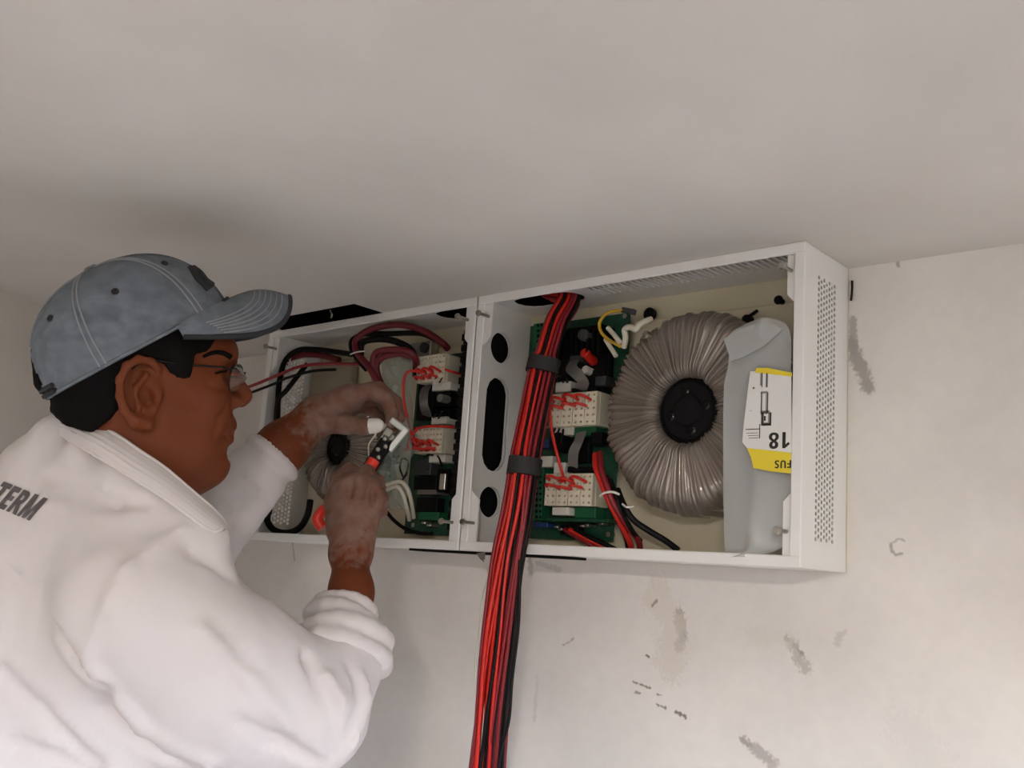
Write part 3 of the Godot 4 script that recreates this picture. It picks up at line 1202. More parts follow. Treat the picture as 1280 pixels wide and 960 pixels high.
func build_right_board() -> void:
	var t := thing("circuit_board", "green circuit board with two cream terminal blocks beside the red cable bundle", "circuit board", V(-0.41, -0.352, 0.022))
	var zb := 0.026
	var lo := MB.new()
	lo.box(V(-0.412, -0.272, zb - 0.001), Vector3(0.172, 0.165, 0.002), 0.0004)
	part("board", lo, M.pcb, t)
	var up := MB.new()
	up.box(V(-0.410, -0.106, zb - 0.001), Vector3(0.188, 0.160, 0.002), 0.0004)
	part("board", up, M.pcb, t)
	for p in [[-0.49, -0.03], [-0.325, -0.03], [-0.49, -0.345], [-0.335, -0.345], [-0.49, -0.19], [-0.33, -0.18]]:
		var so := MB.new()
		so.lathe(V(p[0], p[1], 0.014), Vector3(0, 0, 1), [Vector2(0.004, 0), Vector2(0.004, 0.0122), Vector2(0, 0.0122)], 8)
		part("standoff", so, M.steel, t)
	terminal_block(t, [687, 491, 746, 532], zb, 0.064, 0, [])
	terminal_block(t, [681, 592, 741, 632], zb, 0.064, 0, [[onz(664, 470, 0.098), onz(684, 500, 0.095), onz(690, 540, 0.092), onz(697, 570, 0.090), onz(703, 592, 0.080), onz(706, 602, 0.066)]])
	# black heat sink and dark devices of the upper board
	var hs := MB.new()
	pbox(hs, 690, 409, 752, 444, zb, 0.058)
	for k in 9:
		pbox(hs, 691 + k * 6.9, 411, 694 + k * 6.9, 442, 0.056, 0.066, 0.0004)
	part("heat_sink", hs, M.black_matt, t, "black finned heat sink")
	chip(t, "relay", [688, 447, 718, 462], zb, 0.048, M.black_plastic)
	chip(t, "relay", [686, 444, 760, 478], zb, 0.040, M.black_plastic)
	chip(t, "relay", [722, 438, 736, 450], zb, 0.050, M.dark_grey)
	chip(t, "connector", [712, 444, 728, 453], zb, 0.056, M.dark_grey)
	chip(t, "relay", [684, 462, 712, 476], zb, 0.052, M.black_plastic)
	chip(t, "relay", [733, 462, 754, 490], zb, 0.046, M.black_plastic)
	chip(t, "relay", [744, 470, 757, 482], zb, 0.054, M.dark_grey)
	chip(t, "connector", [714, 484, 744, 490], zb, 0.060, M.black_plastic)
	chip(t, "white_connector", [694, 477, 713, 490], zb, 0.058, M.white_plastic, "white plug")
	chip(t, "white_connector", [692, 534, 716, 544], zb, 0.052, M.white_plastic, "white plug")
	chip(t, "connector", [709, 583, 738, 590], zb, 0.058, M.black_plastic)
	chip(t, "white_connector", [692, 578, 706, 592], zb, 0.056, M.white_plastic, "white plug")
	chip(t, "white_connector", [690, 634, 711, 644], zb, 0.058, M.white_plastic, "white plug")
	chip(t, "white_connector", [670, 570, 690, 584], zb, 0.045, M.white_plastic, "white plug")
	chip(t, "relay", [738, 540, 752, 556], zb, 0.052, M.black_plastic)
	chip(t, "relay", [714, 545, 736, 578], zb, 0.036, M.black_plastic)
	chip(t, "trim_component", [666, 653, 684, 659], zb, 0.046, M.blue_plastic, "blue component")
	chip(t, "trim_component", [672, 549, 686, 560], zb, 0.046, M.blue_plastic, "blue component")
	chip(t, "connector_bar", [716, 533, 744, 545], zb, 0.048, M.green_plastic)
	chip(t, "connector_bar", [718, 634, 744, 648], zb, 0.050, M.green_plastic)
	chip(t, "shelf_board", [684, 648, 760, 652], zb, 0.060, M.pcb)
	chip(t, "relay", [700, 656, 722, 668], zb, 0.042, M.black_plastic)
	for q in [[692, 657], [697, 660], [724, 656], [730, 655], [748, 653]]:
		chip(t, "solder_joint", [q[0], q[1], q[0] + 5, q[1] + 3], zb, 0.046, M.steel)
	terminal_strip(t, [666, 404, 680, 436], zb, 0.042, 5)
	terminal_strip(t, [664, 585, 678, 650], zb, 0.046, 9)
	# plugged black signal wires fan into the white connectors
	for q in [[694, 477, 684, 468], [699, 477, 690, 470], [704, 478, 698, 470], [709, 478, 708, 468], [694, 536, 688, 552], [699, 536, 694, 556], [704, 537, 702, 558]]:
		var wmb := MB.new()
		wmb.tube(smooth([onz(q[0], q[1], 0.060), onz((q[0] + q[2]) * 0.5, (q[1] + q[3]) * 0.5 - 2, 0.070), onz(q[2], q[3], 0.050)], 5), 0.0016, 6)
		part("signal_wire", wmb, M.black_wire, t)
	can(t, "capacitor", onz(742, 452, 0.04), Vector3(0.1, 0.3, 0.95), 0.0072, 0.028, M.red_wire, "red capacitor")
	can(t, "capacitor", onz(740, 466, 0.04), Vector3(0, 0.1, 1), 0.0060, 0.018, M.white_plastic)
	can(t, "capacitor", onz(744, 424, 0.04), Vector3(0, 0, 1), 0.0085, 0.032, M.dark_grey)
	can(t, "capacitor", onz(702, 434, 0.05), Vector3(0, 0, 1), 0.0060, 0.024, M.grey_plastic)
	can(t, "coil", onz(708, 556, 0.03), Vector3(0, 0.1, 1), 0.014, 0.024, M.black_plastic)
	var led := MB.new()
	led.lathe(onz(694, 447, 0.052), Vector3(0, 0, 1), [Vector2(0.0022, 0), Vector2(0.0022, 0.003), Vector2(0.0014, 0.0044), Vector2(0, 0.005)], 10)
	part("indicator_light", led, M.white_plastic, t)
	ribbon("ribbon_cable", "grey ribbon cable looping between plugs above upper cream terminal block", [onz(719, 450, 0.058), onz(714, 460, 0.075), onz(722, 468, 0.086), onz(729, 476, 0.082), onz(726, 487, 0.062)], Vector3(1, 0, 0), 0.017, M.grey_plastic)
	ribbon("ribbon_cable", "flat grey ribbon cable between the two cream terminal blocks", [onz(727, 540, 0.060), onz(723, 552, 0.074), onz(717, 566, 0.074), onz(716, 583, 0.062)], Vector3(1, 0, 0), 0.016, M.grey_plastic)

func build_left_board() -> void:
	var t := thing("circuit_board", "dark circuit board with two cream terminal blocks next to the man's hands", "circuit board", onz(545, 662, 0.02))
	var zb := 0.026
	var a := onz(514, 560, zb)
	var b := onz(600, 560, zb)
	var bm := MB.new()
	bm.box(V((a.x - 0.600) * 0.5, -0.205, zb - 0.001), Vector3(-0.600 - a.x, 0.300, 0.002), 0.0004)
	part("board", bm, M.pcb, t)
	for p in [[a.x + 0.02, -0.07], [-0.608, -0.07], [a.x + 0.02, -0.34], [-0.608, -0.34]]:
		var so := MB.new()
		so.lathe(V(p[0], p[1], 0.014), Vector3(0, 0, 1), [Vector2(0.004, 0), Vector2(0.004, 0.0122), Vector2(0, 0.0122)], 8)
		part("standoff", so, M.steel, t)
	terminal_block(t, [521, 444, 556, 477], zb, 0.066, 1, [[onz(557, 462, 0.068), onz(566, 465, 0.07), onz(578, 468, 0.05)], [onz(528, 466, 0.068), onz(512, 464, 0.085), onz(505, 474, 0.088), onz(505, 500, 0.085), onz(511, 530, 0.080), onz(518, 553, 0.078), onz(526, 556, 0.066)]])
	terminal_block(t, [518, 534, 553, 566], zb, 0.066, 1, [[onz(518, 536, 0.072), onz(535, 533, 0.078), onz(552, 533, 0.07), onz(570, 534, 0.05)], [onz(508, 563, 0.078), onz(515, 545, 0.082), onz(522, 535, 0.076)], [onz(507, 560, 0.075), onz(525, 561, 0.080), onz(545, 560, 0.066)]])
	chip(t, "relay", [521, 480, 541, 524], zb, 0.044, M.black_plastic)
	chip(t, "relay", [543, 490, 562, 508], zb, 0.050, M.black_plastic)
	chip(t, "relay", [543, 511, 562, 524], zb, 0.046, M.black_plastic)
	chip(t, "white_connector", [540, 478, 563, 488], zb, 0.052, M.white_plastic, "white plug")
	chip(t, "white_connector", [539, 521, 558, 530], zb, 0.052, M.white_plastic, "white plug")
	chip(t, "white_connector", [536, 568, 556, 578], zb, 0.052, M.white_plastic, "white plug")
	chip(t, "relay", [517, 575, 538, 594], zb, 0.048, M.dark_grey)
	chip(t, "relay", [517, 596, 545, 612], zb, 0.050, M.black_plastic)
	chip(t, "connector_bar", [521, 612, 545, 618], zb, 0.056, M.grey_plastic)
	chip(t, "heat_sink", [546, 586, 560, 614], zb, 0.058, M.black_matt)
	chip(t, "steel_clip", [549, 592, 556, 612], 0.058, 0.064, M.steel)
	chip(t, "relay", [520, 622, 546, 640], zb, 0.044, M.black_plastic)
	chip(t, "connector_bar", [523, 640, 548, 650], zb, 0.052, M.green_plastic)
	can(t, "capacitor", onz(560, 500, 0.048), Vector3(0, 0, 1), 0.007, 0.02, M.grey_plastic)
	can(t, "capacitor", onz(553, 480, 0.048), Vector3(0, 0, 1), 0.004, 0.02, M.white_plastic)
	for q in [[526, 652], [533, 655], [560, 657], [531, 588]]:
		chip(t, "solder_joint", [q[0], q[1], q[0] + 5, q[1] + 3], zb, 0.048, M.steel)
	for q in [[543, 478, 548, 470], [548, 480, 556, 472], [542, 522, 548, 514], [548, 523, 556, 514], [541, 569, 530, 572], [547, 570, 552, 582]]:
		var wmb := MB.new()
		wmb.tube(smooth([onz(q[0], q[1], 0.054), onz((q[0] + q[2]) * 0.5, (q[1] + q[3]) * 0.5 - 2, 0.066), onz(q[2], q[3], 0.050)], 5), 0.0016, 6)
		part("signal_wire", wmb, M.black_wire, t)
	var du := MB.new()  # added black block, keeps the view through the side cable holes dark
	du.box(V(-0.566, -0.196, 0.048), Vector3(0.060, 0.325, 0.066), 0.002)
	for k in 18:
		du.box(V(-0.566, -0.048 - k * 0.0174, 0.083), Vector3(0.056, 0.011, 0.006), 0.001)
	single("added_dark_block", "added black slotted block darkening the cable holes at the right end of the man's cabinet", "added block", du, M.black_plastic)
	ribbon("ribbon_cable", "dark grey ribbon cable bulging between the terminal blocks near the man's hands", [onz(534, 482, 0.048), onz(530, 492, 0.068), onz(530, 506, 0.074), onz(534, 520, 0.048)], Vector3(1, 0, 0), 0.018, M.grey_plastic)

# ---------- cables ----------
func wire_thing(called: String, label: String, cat: String, path: Array, r: float, m: Material, group := "", per := 8) -> void:
	var mb := MB.new()
	mb.tube(smooth(path, per), r, 8)
	single(called, label, cat, mb, m, group)

func build_cables() -> void:
	# the bundle of red and black wires through the top of the right cabinet
	var ctrl := [V(-0.440, 0.10, 0.062), V(-0.436, 0.02, 0.064), onz(711, 372, 0.070), onz(696, 402, 0.090), onz(684, 440, 0.104), onz(678, 462, 0.110), onz(668, 510, 0.122), onz(658, 560, 0.136), onz(654, 588, 0.142), onz(647, 640, 0.148), onz(637, 700, 0.150), onz(627, 780, 0.146), onz(617, 870, 0.136), onz(608, 960, 0.122), onz(600, 1060, 0.10), onz(594, 1250, 0.06)]
	var pts := smooth(ctrl, 6)
	var root := thing("cable_bundle", "thick bundle of red and black wires hanging through the cabinet and down", "cable", pts[pts.size() - 1])
	var n := 30
	var spots: Array = []
	var lay := [5, 7, 6, 7, 5]
	for row in 5:
		for k in lay[row]:
			spots.append(Vector2((k - (lay[row] - 1) * 0.5) * 0.0058, (row - 2) * 0.0050) + Vector2(rng.randf_range(-0.0008, 0.0008), rng.randf_range(-0.0008, 0.0008)))
	var right := CB.x
	var fwd := CB.z
	for i in spots.size():
		var s: Vector2 = spots[i]
		var wob := rng.randf_range(0, TAU)
		var wp := PackedVector3Array()
		var spread := rng.randf_range(0.7, 1.15)
		for j in pts.size():
			var f := float(j) / (pts.size() - 1)
			var t := (pts[min(j + 1, pts.size() - 1)] - pts[max(j - 1, 0)]).normalized()
			var u := (right - t * right.dot(t)).normalized()
			var w := t.cross(u)
			if w.dot(fwd) < 0:
				w = -w
			# ties squeeze the bundle, between them it relaxes
			var y := YC - pts[j].y
			var loose := 1.0
			if y > 0.26:
				loose = 1.0 + 0.25 * smoothstep(0.28, 0.55, y) * spread
			elif y < 0.10:
				loose = 0.85
			var wv := sin(wob + y * 14.0) * 0.0012 + sin(wob * 2.0 + y * 31.0) * 0.0005 + sin(wob * 3.0 + y * 9.0) * 0.0040 * smoothstep(0.28, 0.42, y)
			wp.append(pts[j] + u * (s.x * loose + wv) + w * (s.y + cos(wob + y * 11.0) * 0.0008))
		var mm: Material = M.red_wire
		var q := s.x / 0.0116 + rng.randf_range(-0.5, 0.5)
		if q > 0.75:
			mm = M.black_wire if rng.randf() < 0.7 else M.red_dark
		elif q > 0.2:
			mm = [M.red_wire, M.black_wire, M.red_dark, M.grey_wire][rng.randi() % 4]
		elif q > -0.5:
			mm = [M.red_bright, M.red_wire, M.black_wire, M.red_bright, M.red_bright][rng.randi() % 5]
		else:
			mm = [M.red_wire, M.red_dark, M.red_bright, M.red_dark, M.red_wire][rng.randi() % 5]
		var mb := MB.new()
		mb.tube(wp, 0.0028, 7)
		part("wire", mb, mm, root)
	for q in [[[681, 449], [677, 466], 0.108, 0.0235, 0.0165], [[657, 574], [654, 595], 0.141, 0.0235, 0.0165]]:
		var a := onz(q[0][0], q[0][1], q[2])
		var b := onz(q[1][0], q[1][1], q[2] + 0.004)
		var ax := (b - a).normalized()
		var u := (right - ax * right.dot(ax)).normalized()
		var w := ax.cross(u)
		var mb := MB.new()
		var prev: Array = []
		var L := (b - a).length()
		for k in 41:
			var an := TAU * k / 40.0
			var dx := signf(cos(an)) * pow(absf(cos(an)), 0.6)
			var dy := signf(sin(an)) * pow(absf(sin(an)), 0.6)
			var p: Vector3 = u * dx * q[3] + w * dy * q[4]
			var nn: Vector3 = (u * dx / q[3] + w * dy / q[4]).normalized()
			if k > 0:
				mb.quads(a + prev[0], a + p, b + p, b + prev[0], prev[1], nn, nn, prev[1])
				for e in [a, b]:
					var en := -ax if e == a else ax
					mb.tri(e, e + prev[0], e + p, en, en, en)
			prev = [p, nn]
		part("tape_band", mb, M.tape, root, "black tape band holding the wires")
	# one wire strays from the bundle on the right
	var stray := MB.new()
	stray.tube(smooth([onz(650, 700, 0.150), onz(648, 780, 0.150), onz(640, 850, 0.146), onz(636, 900, 0.140), onz(626, 940, 0.13), onz(618, 1000, 0.12)], 8), 0.0024, 7)
	part("wire", stray, M.black_wire, root)
	# thin clear string with a scrap beside it
	wire_thing("clear_string", "thin pale string dangling beside the cable bundle below the cabinets", "string", [onz(603, 690, 0.12), onz(606, 702, 0.125), onz(610, 720, 0.13), onz(603, 745, 0.10), onz(598, 790, 0.06), onz(594, 830, 0.04), onz(597, 875, 0.03)], 0.0011, M.white_wire)
	# right cabinet
	wire_thing("yellow_wire", "yellow wire curving above the board towards the large transformer", "wire", [onz(790, 388, 0.07), onz(778, 388, 0.072), onz(760, 391, 0.075), onz(750, 402, 0.076), onz(751, 414, 0.076), onz(760, 424, 0.080), onz(776, 433, 0.085)], 0.0024, M.yellow_wire)
	var con := MB.new()
	var cx := (onz(795, 390, 0.07) - onz(779, 387, 0.07)).normalized()
	con.box(onz(786, 389, 0.07), Vector3(0.022, 0.008, 0.008), 0.001, Basis(cx, Vector3(0, 0, 1).cross(cx).normalized(), Vector3(0, 0, 1)))
	single("crimp_connector", "dark crimp connector at the end of the yellow wire", "connector", con, M.dark_grey)
	wire_thing("sleeved_cable", "white braided sleeve bending round the edge of the large transformer", "cable", [onz(780, 434, 0.082), onz(782, 422, 0.09), onz(781, 412, 0.092), onz(788, 409, 0.095), onz(795, 412, 0.096), onz(799, 406, 0.095), onz(806, 402, 0.09), onz(814, 399, 0.08)], 0.0042, M.white_wire)
	wire_thing("sleeved_cable", "short straight white sleeve in front of the yellow wire", "cable", [onz(760, 410, 0.085), onz(768, 419, 0.088), onz(775, 428, 0.09)], 0.0036, M.white_wire)
	wire_thing("sleeved_cable", "white sleeve running down beside the red capacitor", "cable", [onz(757, 424, 0.075), onz(763, 434, 0.078), onz(770, 445, 0.08)], 0.0034, M.white_wire)
	# power leads under the transformer, tied with a white tie
	var pw := [
		[[744, 568, 0.07], [745, 585, 0.085], [751, 602, 0.09], [757, 617, 0.09], [764, 632, 0.085], [776, 655, 0.07], [788, 680, 0.05], [788, 692, 0.035]],
		[[750, 566, 0.075], [752, 588, 0.09], [759, 608, 0.095], [766, 628, 0.09], [782, 655, 0.07], [798, 676, 0.045], [800, 690, 0.03]],
		[[762, 600, 0.075], [770, 622, 0.085], [776, 640, 0.08], [790, 664, 0.06], [800, 676, 0.04]],
		[[772, 612, 0.07], [780, 632, 0.08], [792, 650, 0.075], [812, 664, 0.065], [832, 676, 0.055], [848, 688, 0.05]],
		[[758, 596, 0.07], [765, 618, 0.078], [772, 645, 0.07], [783, 672, 0.05], [787, 690, 0.04]],
	]
	var pm := [M.red_wire, M.red_dark, M.black_wire, M.black_wire, M.black_wire]
	var pl := ["red power lead bending under the large transformer", "dark red power lead tied below the large transformer", "short black power lead below the large transformer", "long black power lead ending on the cabinet floor below transformer", "black power lead dropping behind the lower frame below transformer"]
	for i in pw.size():
		var c: Array = []
		for q in pw[i]:
			c.append(onz(q[0], q[1], q[2]))
		wire_thing("power_lead", pl[i], "wire", c, 0.0042, pm[i], "power leads under the large transformer")
	wire_thing("cable_tie", "white cable tie round the red and black power leads", "cable tie", [onz(750, 620, 0.096), onz(756, 616, 0.102), onz(766, 615, 0.102), onz(774, 618, 0.094)], 0.0016, M.white_plastic)
	wire_thing("cable_tie", "second white cable tie lower on the black power leads", "cable tie", [onz(778, 630, 0.090), onz(784, 634, 0.092), onz(792, 633, 0.086)], 0.0014, M.white_plastic)
	for i in 3:
		wire_thing("floor_lead", ["dark red lead lying on the cabinet floor under the board", "red lead lying on the cabinet floor under the board", "black lead lying on the cabinet floor under the board"][i], "wire", [onz(706 + i * 6, 662, 0.045), onz(722 + i * 8, 672, 0.045), onz(738 + i * 10, 681, 0.04), onz(752 + i * 12, 690, 0.03)], 0.0034, [M.red_dark, M.red_wire, M.black_wire][i])
	# left cabinet: thick maroon and black leads arching over, and a pair leaving to the left
	var arch := [
		[[474, 482, 0.10], [462, 460, 0.11], [446, 440, 0.115], [446, 424, 0.112], [466, 411, 0.10], [500, 406, 0.085], [530, 414, 0.07], [552, 428, 0.055], [560, 436, 0.04]],
		[[458, 462, 0.105], [442, 442, 0.11], [440, 426, 0.108], [456, 418, 0.095], [490, 417, 0.08], [526, 417, 0.065], [545, 425, 0.05]],
		[[470, 480, 0.095], [466, 455, 0.105], [472, 440, 0.105], [496, 437, 0.10], [512, 440, 0.09], [520, 450, 0.075], [521, 462, 0.05]],
		[[452, 455, 0.10], [452, 430, 0.105], [470, 424, 0.10], [492, 426, 0.09], [512, 436, 0.08], [520, 452, 0.065], [519, 470, 0.05]],
		[[478, 484, 0.09], [470, 460, 0.10], [478, 447, 0.10], [500, 442, 0.092], [514, 446, 0.08]],
	]
	var am := [M.maroon, M.black_wire, M.maroon, M.black_wire, M.maroon]
	var al := ["maroon power lead arching highest inside the cabinet by the man", "black power lead arching under the highest maroon lead", "maroon power lead looping down beside the cream terminal block", "black power lead looping down to the cream terminal block", "lowest short maroon lead above the man's fingers"]
	for i in arch.size():
		var c: Array = []
		for q in arch[i]:
			c.append(onz(q[0], q[1], q[2]))
		wire_thing("power_lead", al[i], "wire", c, 0.0058 if i != 1 else 0.0046, am[i], "thick leads arching in the left cabinet")
	wire_thing("cable_tie", "white cable tie round the arching maroon leads", "cable tie", [onz(438, 443, 0.115), onz(446, 440, 0.124), onz(456, 439, 0.118)], 0.0013, M.white_plastic)
	wire_thing("loose_wire", "red wire leaving the cabinet and passing behind the man's nose", "wire", [onz(470, 455, 0.095), onz(440, 455, 0.11), onz(400, 455, 0.12), onz(372, 459, 0.13), onz(345, 470, 0.14), onz(318, 481, 0.15), onz(290, 492, 0.16), onz(240, 520, 0.15), onz(200, 570, 0.10)], 0.0030, M.red_dark)
	wire_thing("loose_wire", "black wire hanging under the red one behind the man's nose", "wire", [onz(420, 462, 0.09), onz(390, 464, 0.11), onz(360, 472, 0.125), onz(342, 480, 0.135), onz(316, 490, 0.15), onz(285, 502, 0.155), onz(235, 530, 0.145), onz(195, 585, 0.10)], 0.0026, M.black_wire)
	# black cable coil lying against the perforated side
	wire_thing("cable_coil", "black cable coil leaning against the perforated side near the man's face", "cable", [onz(348, 560, 0.09), onz(347, 520, 0.10), onz(349, 480, 0.10), onz(356, 452, 0.09), onz(372, 438, 0.075), onz(395, 437, 0.06), onz(420, 440, 0.05), onz(440, 443, 0.045)], 0.0052, M.black_wire)
	wire_thing("cable_coil", "dark cable bent down along the perforated side near the man's face", "cable", [onz(346, 570, 0.10), onz(345, 530, 0.108), onz(348, 500, 0.108), onz(358, 488, 0.10), onz(372, 470, 0.085), onz(384, 455, 0.07)], 0.0046, M.black_wire)
	wire_thing("cable_coil", "maroon cable tucked behind the black coil in the cabinet", "cable", [onz(352, 470, 0.085), onz(358, 452, 0.075), onz(376, 444, 0.062), onz(400, 444, 0.05), onz(424, 450, 0.045)], 0.0060, M.maroon)
	wire_thing("cable_coil", "thick black cable looped round the lower end of perforated side", "cable", [onz(337, 636, 0.10), onz(334, 650, 0.10), onz(342, 662, 0.085), onz(358, 666, 0.07), onz(374, 660, 0.06), onz(384, 645, 0.055), onz(388, 625, 0.05)], 0.0060, M.black_wire)
	wire_thing("sleeved_cable", "pair of white leads curving down to the dark board", "cable", [onz(484, 606, 0.088), onz(500, 602, 0.094), onz(509, 610, 0.092), onz(514, 626, 0.084), onz(517, 647, 0.06)], 0.0036, M.white_wire)
	wire_thing("sleeved_cable", "second white lead curving down to the dark board", "cable", [onz(484, 612, 0.088), onz(496, 608, 0.092), onz(503, 616, 0.090), onz(508, 632, 0.080), onz(512, 650, 0.06)], 0.0036, M.white_wire)
	wire_thing("thin_wire", "thin dark wire loop standing up before the dark board", "wire", [onz(482, 609, 0.08), onz(498, 604, 0.082), onz(508, 592, 0.082), onz(510, 578, 0.08), onz(503, 573, 0.08), onz(500, 585, 0.08), onz(505, 598, 0.076)], 0.0018, M.black_wire)
	wire_thing("thin_wire", "black wire sagging to the floor of the man's cabinet", "wire", [onz(478, 632, 0.06), onz(490, 648, 0.06), onz(505, 660, 0.055), onz(522, 666, 0.05), onz(540, 667, 0.045)], 0.0032, M.black_wire)

# ---------- plastic bag with a printed label ----------
func build_bag() -> void:
	var t := thing("plastic_bag", "translucent plastic bag with white and yellow label hanging before transformer", "bag", onz(945, 700, 0.118))
	# outline rows: left and right pixel at each height
	var rows := [[399, 946, 972], [404, 934, 982], [412, 918, 987], [424, 906, 989], [440, 912, 989], [458, 910, 989], [480, 905, 990], [520, 904, 990], [570, 904, 990], [620, 904, 989], [660, 905, 980], [685, 906, 977], [697, 907, 950]]
	var nz := FastNoiseLite.new()
	nz.seed = 77
	nz.frequency = 22.0
	var J := rows.size()
	var sub := 3
	var N := 18
	var grid := [[], []]
	for side in 2:
		for j in (J - 1) * sub + 1:
			var j0: int = min(j / sub, J - 2)
			var f := float(j) / sub - j0
			var py := lerpf(rows[j0][0], rows[j0 + 1][0], f)
			var l := lerpf(rows[j0][1], rows[j0 + 1][1], f)
			var r := lerpf(rows[j0][2], rows[j0 + 1][2], f)
			var line: Array = []
			for k in N + 1:
				var u := float(k) / N
				var p := onz(lerpf(l, r, u), py, 0.114)
				var bul := sin(PI * u) * (0.004 + 0.003 * sin(py * 0.021))
				var wr: float = nz.get_noise_2d(p.x * 1.0, p.y * 0.6) * 0.0035 * sin(PI * clampf(u, 0.02, 0.98))
				# a long soft fold down the middle
				wr += 0.004 * exp(-pow((u - 0.52) * 9.0, 2.0)) * smoothstep(560, 620, py)
				if side == 0:
					p.z += bul + wr
				else:
					p.z -= bul * 0.8 - wr
				if py > 690:
					p.z += (py - 690) * 0.0011
				line.append(p)
			grid[side].append(line)
	var mb := MB.new()
	for side in 2:
		var g: Array = grid[side]
		for j in g.size() - 1:
			for k in N:
				var nn: Array = []
				for q in [[j, k], [j, k + 1], [j + 1, k + 1], [j + 1, k]]:
					var a: Vector3 = g[q[0]][min(q[1] + 1, N)] - g[q[0]][max(q[1] - 1, 0)]
					var b: Vector3 = g[min(q[0] + 1, g.size() - 1)][q[1]] - g[max(q[0] - 1, 0)][q[1]]
					var c := a.cross(b).normalized()
					if (c.z < 0) == (side == 0):
						c = -c
					nn.append(c)
				mb.quads(g[j][k], g[j][k + 1], g[j + 1][k + 1], g[j + 1][k], nn[0], nn[1], nn[2], nn[3])
	part("bag_body", mb, M.bag, t)
	# folded top flap
	var fl := MB.new()
	fl.slab(PackedVector3Array([onz(905, 424, 0.116), onz(921, 413, 0.118), onz(940, 406, 0.120), onz(962, 402, 0.120), onz(978, 412, 0.120), onz(956, 432, 0.122), onz(930, 446, 0.122), onz(914, 452, 0.120)]), Vector3(0, 0, 0.0006))
	part("flap", fl, M.bag, t)
	# label
	var zl := 0.1245
	var la := MB.new()
	la.slab(PackedVector3Array([onz(938, 464, zl), onz(989, 467, zl), onz(990, 566, zl), onz(934, 560, zl), onz(928, 553, zl), onz(930, 530, zl), onz(935, 488, zl)]), Vector3(0, 0, 0.0005))
	var lab := part("label", la, M.paper, t, "white paper label with upside-down print")
	var ye := MB.new()
	ye.slab(PackedVector3Array([onz(934, 560, zl), onz(990, 566, zl), onz(990, 592, zl), onz(962, 589, zl), onz(942, 585, zl), onz(939, 572, zl)]), Vector3(0, 0, 0.0005))
	part("yellow_strip", ye, M.yellow_paper, lab)
	var y2 := MB.new()
	y2.slab(PackedVector3Array([onz(946, 460, zl), onz(960, 460, zl), onz(990, 466, zl), onz(990, 471, zl), onz(965, 468, zl), onz(944, 466, zl)]), Vector3(0, 0, 0.0007))
	part("yellow_strip", y2, M.yellow_paper, lab)
	var zi := zl + 0.0006
	print_text("18", onz(974, 550, zi), 0.020, M.ink, lab)
	print_text("FUS", onz(979, 580, zi), 0.0095, M.ink, lab)
	# printed drawing of a fork-ended lug and small print, upside down
	var dr := MB.new()
	for s in [[950, 466, 953, 482, 1], [957, 466, 960, 484, 1], [951, 489, 959, 492, 0], [951, 490, 953, 518, 1], [957, 490, 959, 518, 0], [952, 513, 962, 517, 1], [951, 515, 955, 532, 1], [960, 515, 964, 532, 1], [952, 528, 964, 532, 1]]:
		pbox(dr, s[0], s[1], s[2], s[3], zi - 0.0003, zi, 0.0)
	part("printed_drawing", dr, M.ink_grey, lab)
	var dr2 := MB.new()
	for s in [[952, 466, 953, 484], [958, 466, 959, 484], [951, 490, 952, 516], [959, 490, 960, 516], [952, 516, 954, 532], [962, 516, 964, 532], [954, 529, 963, 532], [955, 520, 957, 526], [932, 536, 950, 537], [949, 530, 950, 548], [933, 541, 947, 541.6], [935, 544, 948, 544.6], [936, 547, 948, 547.6], [941, 484, 943, 486], [938, 513, 939, 514]]:
		pbox(dr2, s[0], s[1], s[2], s[3], zi - 0.0002, zi + 0.0001, 0.0)
	part("printed_lines", dr2, M.ink, lab)

func print_text(txt: String, at: Vector3, size: float, m: Material, parent: Node) -> void:
	var tm := TextMesh.new()
	var fo := SystemFont.new()
	fo.font_names = PackedStringArray(["Droid Sans"])
	fo.font_weight = 700
	tm.font = fo
	tm.text = txt
	tm.font_size = 64
	tm.pixel_size = size / 64.0 * 1.3
	tm.depth = 0.0004
	tm.material = m
	var o := MeshInstance3D.new()
	o.name = "lettering"
	o.mesh = tm
	parent.add_child(o, true)
	o.position = at - base_of(parent)
	o.rotation = Vector3(0, 0, PI)

